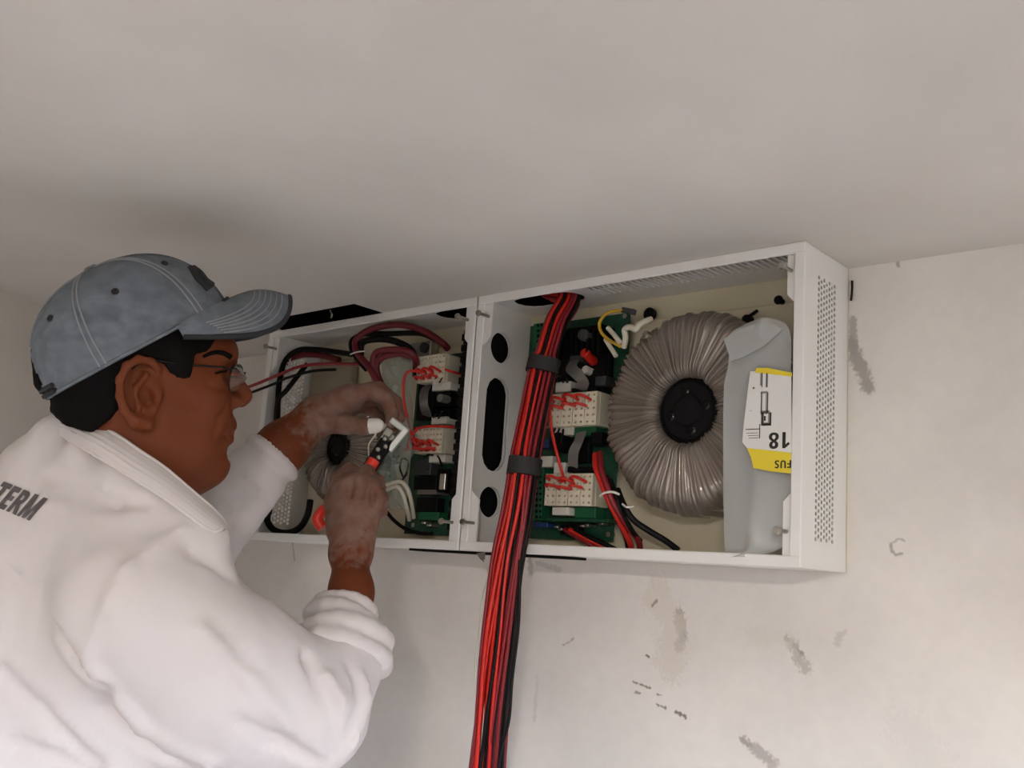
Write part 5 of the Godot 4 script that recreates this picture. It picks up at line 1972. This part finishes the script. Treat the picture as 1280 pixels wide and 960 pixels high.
func build_cap(t: Node3D) -> void:
	var crown := MB.new()
	var NT := 96
	var NP := 26
	var nz := FastNoiseLite.new()
	nz.seed = 6
	nz.frequency = 9.0
	for i in NT:
		for j in NP:
			var q: Array = []
			var qn: Array = []
			var th0 := TAU * i / NT
			var ph0 := PI * 0.5 * j / NP
			var back := absf(wrapf(th0 - PI, -PI, PI))
			# half round opening at the back, above the strap
			if back < 0.34 and ph0 > 0.10 and ph0 < 0.10 + 0.36 * sqrt(maxf(0.0, 1.0 - pow(back / 0.34, 2.0))):
				continue
			for e in [[0, 0], [1, 0], [1, 1], [0, 1]]:
				var th: float = TAU * (i + e[0]) / NT
				var ph: float = PI * 0.5 * (j + e[1]) / NP
				var p := cap_pt(th, ph)
				var n := cap_n(th, minf(ph, 1.55))
				p += n * nz.get_noise_3dv(p * 1.6) * 0.0022
				q.append(p)
				qn.append(n)
			crown.quads(q[0], q[1], q[2], q[3], qn[0], qn[1], qn[2], qn[3])
			var w := 0.0022
			crown.quads(q[0] - qn[0] * w, q[1] - qn[1] * w, q[2] - qn[2] * w, q[3] - qn[3] * w, -qn[0], -qn[1], -qn[2], -qn[3])
	var cr := part("cap", crown, M.denim, t, "faded grey-blue baseball cap")
	# panel seams: a raised felled strip with two stitch lines
	for th in [0.0, 0.82, 1.94, PI, -1.94, -0.82]:
		var sm := MB.new()
		for off in [-0.0038, 0.0038]:
			var pts := PackedVector3Array()
			for j in 29:
				var ph := 0.02 + (PI * 0.5 - 0.08) * j / 28.0
				if absf(th - PI) < 0.1 and ph < 0.5:
					continue
				var p := cap_pt(th, ph, 0.0008)
				var side := cap_n(th, ph).cross(cap_pt(th, ph + 0.02) - p).normalized()
				pts.append(p + side * off * (1.0 - 0.6 * j / 28.0))
			sm.tube(pts, 0.0011, 5)
		part("seam", sm, M.denim_light if th != 0.0 else M.denim, cr)
	var bt := MB.new()
	bt.lathe(cap_pt(0, 1.565, 0.0), cap_n(0, 1.5), [Vector2(0.0085, 0.0), Vector2(0.0085, 0.002), Vector2(0.006, 0.004), Vector2(0, 0.0045)], 14)
	part("button", bt, M.denim, cr)
	for q in [[64, 397], [146, 362], [204, 329]]:
		var h := cap_hit(q[0], q[1])
		for s in [1.0, -1.0]:
			var ey := MB.new()
			var p := cap_pt(h.x * s, h.y, 0.0006)
			ey.lathe(p, cap_n(h.x * s, h.y), [Vector2(0.0042, -0.001), Vector2(0.0040, 0.0008), Vector2(0.0026, 0.0010), Vector2(0.0022, 0.0), Vector2(0, 0.0)], 12)
			part("eyelet", ey, M.denim_dark, cr)
	# rim band
	var rb := MB.new()
	var rp := PackedVector3Array()
	for k in 73:
		rp.append(cap_pt(TAU * k / 72.0, 0.012, 0.0002))
	rb.tube(rp, 0.0022, 6, -1.0, false)
	part("rim_hem", rb, M.denim, cr)
	# strap ends at the back
	var sp := MB.new()
	for off in [0.03, 0.075]:
		var pts := PackedVector3Array()
		for k in 21:
			pts.append(cap_pt(PI - 0.55 + 1.1 * k / 20.0, off, 0.0018))
		sp.tube(pts, 0.0030, 6)
	part("strap", sp, M.denim_dark, cr)
	# front emblem: dark stitched patch of a curved mark
	var em := MB.new()
	for k in 2:
		var a: Array = [[[238, 337], [244, 347], [252, 356], [258, 363]], [[240, 336], [249, 344], [257, 351], [264, 358]]][k]
		var pts: Array = []
		for q in a:
			var h := cap_hit(q[0], q[1])
			pts.append(cap_pt(h.x, h.y, 0.0015))
		em.tube(smooth(pts, 5), 0.0042, 7)
	part("emblem", em, M.denim_dark, cr, "black embroidered emblem")
	# visor
	var vz := MB.new()
	var NU := 48
	var NV := 24
	var grid: Array = []
	for i in NU + 1:
		var u := -1.0 + 2.0 * i / NU
		var th := asin(u * 0.93)
		var inn := cap_pt(th, 0.03, 0.001)
		var au := absf(u)
		var ox := 226.0 + 136.0 * sqrt(maxf(0.0, 1.0 - u * u))
		var oyp := 371.0 + 53.0 * (1.0 - pow(1.0 - au, 1.8))
		var outp := hp(ox, oyp, u * 0.080)
		var line: Array = []
		for j in NV + 1:
			var v := float(j) / NV
			var p := inn.lerp(outp, v)
			# arch of the visor between its roots
			p += HU * 0.010 * sin(PI * v) * (1.0 - 0.6 * au)
			line.append(p)
		grid.append(line)
	var nrm: Array = []
	for i in NU + 1:
		var line: Array = []
		for j in NV + 1:
			var a: Vector3 = grid[min(i + 1, NU)][j] - grid[max(i - 1, 0)][j]
			var b: Vector3 = grid[i][min(j + 1, NV)] - grid[i][max(j - 1, 0)]
			var n := a.cross(b)
			n = n.normalized() if n.length() > 1e-9 else HU
			if n.dot(HU + HL * signf(i - NU * 0.5) * 0.4) < 0:
				n = -n
			line.append(n)
		nrm.append(line)
	for i in NU:
		for j in NV:
			var c: Array = []
			var d: Array = []
			var nn: Array = []
			for e in [[0, 0], [1, 0], [1, 1], [0, 1]]:
				var g: Vector3 = grid[i + e[0]][j + e[1]]
				var n: Vector3 = nrm[i + e[0]][j + e[1]]
				c.append(g + n * 0.0014)
				d.append(g - n * 0.0014)
				nn.append(n)
			vz.quads(c[0], c[1], c[2], c[3], nn[0], nn[1], nn[2], nn[3])
			vz.quads(d[0], d[1], d[2], d[3], -nn[0], -nn[1], -nn[2], -nn[3])
	var vo := part("visor", vz, M.denim, cr, "curved visor with rows of stitching")
	for row in 6:
		var v := 0.44 + row * 0.085
		var pts := PackedVector3Array()
		for i in range(2, NU - 1):
			var fj := v * NV
			var j0 := int(fj)
			var g: Vector3 = grid[i][j0].lerp(grid[i][j0 + 1], fj - j0)
			pts.append(g + nrm[i][j0] * 0.0015)
		var sm := MB.new()
		sm.tube(pts, 0.0009, 5)
		part("stitch_row", sm, M.denim_light, vo)
	var eb := MB.new()
	var ep := PackedVector3Array()
	for i in NU + 1:
		ep.append(grid[i][NV])
	eb.tube(ep, 0.0034, 8)
	part("edge_binding", eb, M.denim_dark, vo, "worn black edge of the visor")
	var bb := MB.new()
	var bp := PackedVector3Array()
	for i in range(14, 35):
		bp.append(grid[i][1] + nrm[i][1] * 0.002)
	bb.tube(bp, 0.0022, 6)
	part("visor_piping", bb, M.denim_dark, vo)

# ----- shirt
func build_shirt(t: Node3D) -> void:
	var s := ClothSDF.new()
	s.nz.seed = 12
	s.nz.frequency = 1.0
	# trunk
	s.cap(dep(120, 640, 1.235), dep(95, 740, 1.250), 0.082, 0.118, 0.05)
	s.cap(dep(95, 740, 1.250), dep(45, 1000, 1.23), 0.125, 0.135, 0.06)
	s.cap(dep(45, 1000, 1.23), Vector3(-0.62, 1.30, 0.86), 0.135, 0.145, 0.06)
	s.cap(dep(30, 700, 1.22), dep(-30, 960, 1.20), 0.095, 0.115, 0.06)
	# shoulders
	s.cap(dep(110, 615, 1.215), dep(165, 738, 1.105), 0.062, 0.068, 0.05)
	s.cap(dep(110, 615, 1.245), dep(30, 700, 1.38), 0.062, 0.068, 0.05)
	s.cap(dep(60, 600, 1.235), dep(20, 690, 1.24), 0.050, 0.085, 0.05)
	# right sleeve
	s.cap(dep(172, 762, 1.105), dep(290, 846, 1.150), 0.086, 0.086, 0.03)
	s.cap(dep(290, 850, 1.150), dep(388, 896, 1.170), 0.086, 0.064, 0.03)
	s.cap(dep(250, 880, 1.165), dep(340, 940, 1.180), 0.075, 0.060, 0.03)
	s.cap(dep(140, 820, 1.20), dep(150, 1080, 1.24), 0.115, 0.125, 0.03)
	s.cap(dep(392, 890, 1.165), dep(424, 836, 1.222), 0.062, 0.052, 0.02)
	# left sleeve
	s.cap(dep(30, 702, 1.38), dep(232, 690, 1.41), 0.070, 0.060, 0.03)
	s.cap(dep(232, 690, 1.41), dep(318, 596, 1.45), 0.060, 0.047, 0.02)
	# yoke rising to the collar all round the neck
	for q in [[[74, 545, 1.200], [60, 620, 1.20]], [[110, 570, 1.155], [105, 640, 1.16]], [[150, 598, 1.128], [150, 670, 1.13]], [[190, 626, 1.122], [186, 700, 1.12]], [[225, 652, 1.128], [215, 720, 1.13]], [[255, 672, 1.140], [240, 740, 1.16]], [[90, 556, 1.275], [70, 640, 1.30]], [[150, 600, 1.300], [140, 680, 1.33]], [[225, 652, 1.290], [215, 730, 1.30]]]:
		s.cap(dep(q[0][0], q[0][1], q[0][2]), dep(q[1][0], q[1][1], q[1][2]), 0.026, 0.040, 0.035)
	# bunched cloth inside the elbow, and ridges of the folds
	s.cap(dep(352, 842, 1.155), dep(402, 838, 1.200), 0.036, 0.034, 0.02)
	var ridge := [
		[[[228, 662], [195, 682], [160, 712], [130, 760], [108, 826]], 0.0062],
		[[[120, 840], [180, 905], [260, 950]], 0.010],
		[[[250, 790], [310, 850], [360, 905]], 0.007],
		[[[404, 845], [424, 875], [426, 915]], 0.007],
		[[[452, 846], [458, 876], [440, 930]], 0.006],
	]
	for q in ridge:
		var prev := Vector3.ZERO
		for i in q[0].size():
			var p := hit(s, q[0][i][0], q[0][i][1])
			if i > 0 and p.distance_to(prev) < 0.12:
				s.cap(prev, p, q[1], q[1], 0.010)
			prev = p
	var crease := [
		[[[10, 722], [70, 800], [124, 868], [134, 888], [180, 925], [225, 960]], 0.0105],
		[[[0, 842], [50, 890], [115, 958]], 0.0100],
		[[[384, 822], [402, 860], [420, 905], [416, 950]], 0.0075],
		[[[440, 836], [450, 860], [444, 905], [425, 945]], 0.0065],
		[[[300, 905], [350, 930], [400, 958]], 0.0085],
		[[[70, 612], [120, 630], [180, 628]], 0.0070],
		[[[62, 596], [110, 612], [150, 632]], 0.0060],
		[[[240, 690], [262, 700], [284, 720]], 0.0070],
		[[[20, 930], [70, 950], [120, 985]], 0.0100],
		[[[286, 620], [300, 640], [296, 668]], 0.0045],
		[[[300, 590], [318, 615], [336, 622]], 0.0035],
	]
	for q in crease:
		var pl: Array = []
		for e in q[0]:
			pl.append(hit(s, e[0], e[1]))
		for i in pl.size() - 1:
			if pl[i].distance_to(pl[i + 1]) < 0.12:
				s.cap(pl[i], pl[i + 1], q[1], q[1] * 0.9, 0.009, 1)
	# neck opening
	s.cap(hp(170, 540), hp(160, 590), 0.054, 0.050, 0.01, 1)
	var mb := MB.new()
	nets(s, s.lo - Vector3.ONE * 0.02, s.hi + Vector3.ONE * 0.02, 0.0064, mb)
	var sh := part("shirt", mb, M.shirt, t, "white cotton work shirt with rolled sleeves")
	# rolled right cuff: stacked soft rolls round the forearm
	var c := ClothSDF.new()
	c.nz.seed = 5
	var ax0 := dep(427, 818, 1.238)
	var ax1 := dep(434, 752, 1.300)
	var ax := (ax1 - ax0).normalized()
	var u := (CB.x - ax * CB.x.dot(ax)).normalized()
	var w := ax.cross(u)
	var rolls := [[-0.02, 0.047, 0.0150, 0.0], [0.26, 0.047, 0.0150, 0.3], [0.56, 0.041, 0.0135, -0.35], [0.84, 0.034, 0.0105, 0.5]]
	for r in rolls:
		var prev := Vector3.ZERO
		for k in 17:
			var a := TAU * k / 16.0
			var rad: float = r[1] * (1.0 + 0.05 * sin(a * 2.0 + r[3] * 9.0))
			var p: Vector3 = ax0.lerp(ax1, r[0]) + (u * cos(a) + w * sin(a)) * rad + ax * (0.010 * sin(a + r[3]) - 0.014 * cos(a) * (1.0 if r[0] > 0.5 else 0.5))
			if k > 0:
				c.cap(prev, p, r[2] * (1.0 + 0.15 * sin(a * 3.0 + r[3] * 20.0)), r[2] * (1.0 + 0.15 * sin(a * 3.0 + r[3] * 20.0)), 0.005)
			prev = p
	c.cap(ax0, ax0.lerp(ax1, 0.5), 0.046, 0.038, 0.01)
	var cm := MB.new()
	nets(c, c.lo - Vector3.ONE * 0.01, c.hi + Vector3.ONE * 0.01, 0.0042, cm)
	part("cuff", cm, M.shirt, sh, "rolled-up sleeve cuff")
	# left cuff hem
	var lc := ClothSDF.new()
	var a0 := dep(318, 596, 1.45)
	var a1 := dep(340, 572, 1.46)
	var ad := (a1 - a0).normalized()
	var au := (CB.x - ad * CB.x.dot(ad)).normalized()
	var aw := ad.cross(au)
	lc.cap(a0, a1, 0.0440, 0.0385, 0.005)
	for k in 16:
		var b0 := TAU * k / 16.0
		var b1 := TAU * (k + 1) / 16.0
		lc.cap(a1 + (au * cos(b0) + aw * sin(b0)) * 0.0385, a1 + (au * cos(b1) + aw * sin(b1)) * 0.0385, 0.0060, 0.0060, 0.006)
	lc.cap(a1 + ad * 0.012, a1 + ad * 0.06, 0.0340, 0.0340, 0.006, 1)
	var lm := MB.new()
	nets(lc, lc.lo - Vector3.ONE * 0.01, lc.hi + Vector3.ONE * 0.01, 0.0034, lm)
	part("cuff", lm, M.shirt, sh)
	# collar: a folded band from the nape to both points
	var ce := [
		[[72, 523], [67, 538], 1.215, 1.205], [[100, 527], [86, 549], 1.165, 1.150], [[139, 541], [118, 568], 1.130, 1.112], [[175, 565], [160, 594], 1.118, 1.096], [[206, 586], [199, 618], 1.118, 1.092], [[240, 615], [230, 640], 1.125, 1.098], [[268, 639], [262, 663], 1.140, 1.112], [[280, 655], [277, 661], 1.150, 1.125]]
	var inner: Array = []
	var outer: Array = []
	for q in ce:
		inner.append(dep(q[0][0], q[0][1], q[2]))
		outer.append(dep(q[1][0], q[1][1], q[3]))
	collar_band(sh, inner, outer)
	var fi: Array = []
	var fo: Array = []
	for q in [[[72, 523], [67, 538], 1.215, 1.205], [[84, 530], [70, 546], 1.26, 1.275], [[110, 548], [100, 566], 1.295, 1.315], [[160, 580], [160, 602], 1.31, 1.335], [[215, 618], [220, 640], 1.30, 1.325], [[262, 645], [266, 662], 1.27, 1.29]]:
		fi.append(dep(q[0][0], q[0][1], q[2]))
		fo.append(dep(q[1][0], q[1][1], q[3]))
	collar_band(sh, fi, fo)
	# lettering across the back, laid on the cloth
	shirt_text(sh, s)

func collar_band(sh: Node3D, inner: Array, outer: Array) -> void:
	var a := smooth(inner, 6)
	var b := smooth(outer, 6)
	var mb := MB.new()
	var hub := hp(165, 600)
	var n := 6
	var rows: Array = []
	for i in a.size():
		var line: Array = []
		var o := (a[i] + b[i]) * 0.5 - hub
		o = o.normalized()
		for k in n + 1:
			var f := float(k) / n
			line.append(a[i].lerp(b[i], f) + o * 0.006 * sin(PI * f))
		rows.append(line)
	for i in a.size() - 1:
		for k in n:
			var q := [rows[i][k], rows[i + 1][k], rows[i + 1][k + 1], rows[i][k + 1]]
			var g: Vector3 = (q[2] - q[0]).cross(q[1] - q[3]).normalized()
			if g.dot(q[0] - hub) < 0:
				g = -g
			var w := 0.0016
			mb.quad(q[0] + g * w, q[1] + g * w, q[2] + g * w, q[3] + g * w, g)
			mb.quad(q[0] - g * w, q[1] - g * w, q[2] - g * w, q[3] - g * w, -g)
	mb.tube(a, 0.0030, 7)
	mb.tube(b, 0.0024, 7)
	# stand of the collar down into the shirt
	for i in a.size() - 1:
		var d0 := a[i] + (hub - a[i]) * 0.06 - HU * 0.035
		var d1 := a[i + 1] + (hub - a[i + 1]) * 0.06 - HU * 0.035
		var g := (a[i + 1] - a[i]).cross(d0 - a[i]).normalized()
		mb.quad(a[i], a[i + 1], d1, d0, g)
	part("collar", mb, M.shirt, sh, "turned-down collar")

func shirt_text(sh: Node3D, s: SDF) -> void:
	var tm := TextMesh.new()
	var fo := SystemFont.new()
	fo.font_names = PackedStringArray(["Droid Sans"])
	fo.font_weight = 700
	var heavy := FontVariation.new()
	heavy.base_font = fo
	heavy.variation_embolden = 0.7
	tm.font = heavy
	tm.text = "TERM"
	tm.font_size = 48
	tm.pixel_size = 1.0 / 48.0
	tm.depth = 0.0
	tm.curve_step = 3.0
	var arr := tm.get_mesh_arrays()
	var vs: PackedVector3Array = arr[Mesh.ARRAY_VERTEX]
	var ix: PackedInt32Array = arr[Mesh.ARRAY_INDEX]
	var lo := Vector3(INF, INF, INF)
	var hi := -lo
	for p in vs:
		lo = lo.min(p)
		hi = hi.max(p)
	var mb := MB.new()
	# text box corners in the photograph: top left, top right, bottom left
	var tl := Vector2(6, 602)
	var tr := Vector2(61, 624)
	var bl := Vector2(-17, 629)
	var at := func_pts(vs, lo, hi, tl, tr, bl, s)
	for i in range(0, ix.size(), 3):
		var a: Vector3 = at[ix[i]]
		var b: Vector3 = at[ix[i + 1]]
		var c: Vector3 = at[ix[i + 2]]
		# split once so that the print follows the cloth
		var n := grad(s, a)
		mb.tri(a, b, c, n, n, n)
	part("lettering", mb, M.print_grey, sh, "grey printed capital letters across the back")

func func_pts(vs: PackedVector3Array, lo: Vector3, hi: Vector3, tl: Vector2, tr: Vector2, bl: Vector2, s: SDF) -> PackedVector3Array:
	var out := PackedVector3Array()
	var seen := {}
	for p in vs:
		var k := Vector2(p.x, p.y)
		if not seen.has(k):
			var f := Vector2((p.x - lo.x) / (hi.x - lo.x), (hi.y - p.y) / (hi.y - lo.y))
			var q := tl + (tr - tl) * f.x + (bl - tl) * f.y
			var h := hit(s, q.x, q.y)
			seen[k] = h + grad(s, h) * 0.0012
		out.append(seen[k])
	return out

func build_legs(t: Node3D, feet: Vector3) -> void:
	var s := ClothSDF.new()
	s.nz.seed = 31
	s.cap(feet + Vector3(-0.05, 0.82, 0), feet + Vector3(0.05, 0.82, 0), 0.145, 0.145, 0.03)
	for q in [-1.0, 1.0]:
		s.cap(feet + Vector3(0.085 * q, 0.78, 0), feet + Vector3(0.10 * q, 0.44, -0.03), 0.105, 0.078, 0.03)
		s.cap(feet + Vector3(0.10 * q, 0.44, -0.03), feet + Vector3(0.10 * q, 0.10, 0.02), 0.078, 0.062, 0.02)
	var mb := MB.new()
	nets(s, s.lo - Vector3.ONE * 0.02, s.hi + Vector3.ONE * 0.02, 0.014, mb)
	part("trousers", mb, M.trousers, t, "dark work trousers")
	for q in [-1.0, 1.0]:
		var b := SDF.new()
		b.cap(feet + Vector3(0.10 * q, 0.040, 0.035), feet + Vector3(0.105 * q, 0.034, -0.15), 0.040, 0.034, 0.02)
		b.cap(feet + Vector3(0.10 * q, 0.05, 0.02), feet + Vector3(0.10 * q, 0.12, 0.02), 0.045, 0.045, 0.02)
		var bm := MB.new()
		nets(b, b.lo - Vector3.ONE * 0.01, b.hi + Vector3.ONE * 0.01, 0.01, bm)
		part("shoe", bm, M.black_matt, t)

func build_tool() -> void:
	# pliers with red handles, gripped in the right hand
	var t := thing("pliers", "wire pliers with red handles held in the man's hand", "pliers", dep(400, 660, 1.40))
	M.jaw = mat(c8(168, 170, 166), 0.35, 0.4)
	var h := MB.new()
	var p0 := dep(464, 582, 1.446)
	var p1 := dep(488, 545, 1.464)
	var ax := (p1 - p0).normalized()
	var zz := (CB.z - ax * CB.z.dot(ax)).normalized()
	var xx := ax.cross(zz)
	var bs := Basis(xx, ax, zz)
	h.box(p0.lerp(p1, 0.35), Vector3(0.020, (p1 - p0).length() * 0.95, 0.010), 0.0015, bs)
	for s in [-1.0, 1.0]:
		h.box(p0.lerp(p1, 0.55) + xx * 0.006 * s + zz * 0.004, Vector3(0.004, (p1 - p0).length() * 0.7, 0.004), 0.0008, bs)
	part("shank", h, M.black_plastic, t)
	for k in 4:
		var rv := MB.new()
		rv.lathe(p0.lerp(p1, 0.28 + 0.18 * k) + xx * (0.003 if k % 2 == 0 else -0.004) + zz * 0.004, zz, [Vector2(0.0032, 0), Vector2(0.0032, 0.003), Vector2(0.002, 0.004), Vector2(0, 0.004)], 10)
		part("rivet", rv, M.steel, t)
	# bright square jaw frame
	var j := MB.new()
	var c := [dep(491, 526, 1.462), dep(507, 538, 1.462), dep(488, 561, 1.458)]
	for i in 2:
		var a: Vector3 = c[i]
		var b: Vector3 = c[i + 1]
		var d := (b - a).normalized()
		var zd := (CB.z - d * CB.z.dot(d)).normalized()
		j.box((a + b) * 0.5, Vector3((b - a).length() + 0.008, 0.0100, 0.0090), 0.0016, Basis(d, zd.cross(d), zd))
	part("jaw", j, M.jaw, t, "bright metal jaw frame")
	var k2 := MB.new()
	k2.box(dep(485, 541, 1.466), Vector3(0.012, 0.012, 0.005), 0.001, bs)
	for q in [[480, 534], [490, 548], [478, 548]]:
		k2.box(dep(q[0], q[1], 1.462), Vector3(0.006, 0.010, 0.006), 0.001, bs)
	part("blade", k2, M.steel, t)
	var h1 := MB.new()
	h1.tube(smooth([dep(468, 575, 1.444), dep(463, 583, 1.440), dep(457, 592, 1.432), dep(444, 612, 1.424), dep(424, 640, 1.412)], 6), 0.0085, 10)
	part("handle", h1, M.red_plastic, t, "red plastic handle")
	var h2 := MB.new()
	h2.tube(smooth([dep(462, 586, 1.446), dep(440, 610, 1.438), dep(414, 632, 1.428), dep(402, 640, 1.420), dep(397, 650, 1.415), dep(403, 660, 1.412)], 6), 0.0078, 10)
	part("handle", h2, M.red_plastic, t, "red plastic handle")
	# thin bare wire being worked on
	wire_thing("held_wire", "thin pale wire held between the man's taped thumb and the pliers", "wire", [dep(474, 534, 1.466), dep(468, 545, 1.466), dep(461, 556, 1.47), dep(461, 570, 1.475)], 0.0011, M.white_wire)

func build_platform(feet: Vector3) -> void:
	var t := thing("work_platform", "wooden work platform on four legs under the man's feet", "platform", Vector3(feet.x, 0, feet.z))
	for k in 3:
		var b := MB.new()
		b.box(Vector3(feet.x, feet.y - 0.0195, feet.z - 0.17 + 0.16 * k), Vector3(0.9, 0.035, 0.150), 0.003)
		part("plank", b, M.wood, t)
	for sx in [-0.4, 0.4]:
		for sz in [-0.2, 0.2]:
			var l := MB.new()
			l.box(Vector3(feet.x + sx, (feet.y - 0.037) * 0.5, feet.z + sz - 0.01), Vector3(0.06, feet.y - 0.037, 0.06), 0.003)
			part("leg", l, M.wood, t)
		var r := MB.new()
		r.box(Vector3(feet.x + sx, feet.y - 0.075, feet.z - 0.01), Vector3(0.04, 0.07, 0.34), 0.003)
		part("cross_rail", r, M.wood, t)
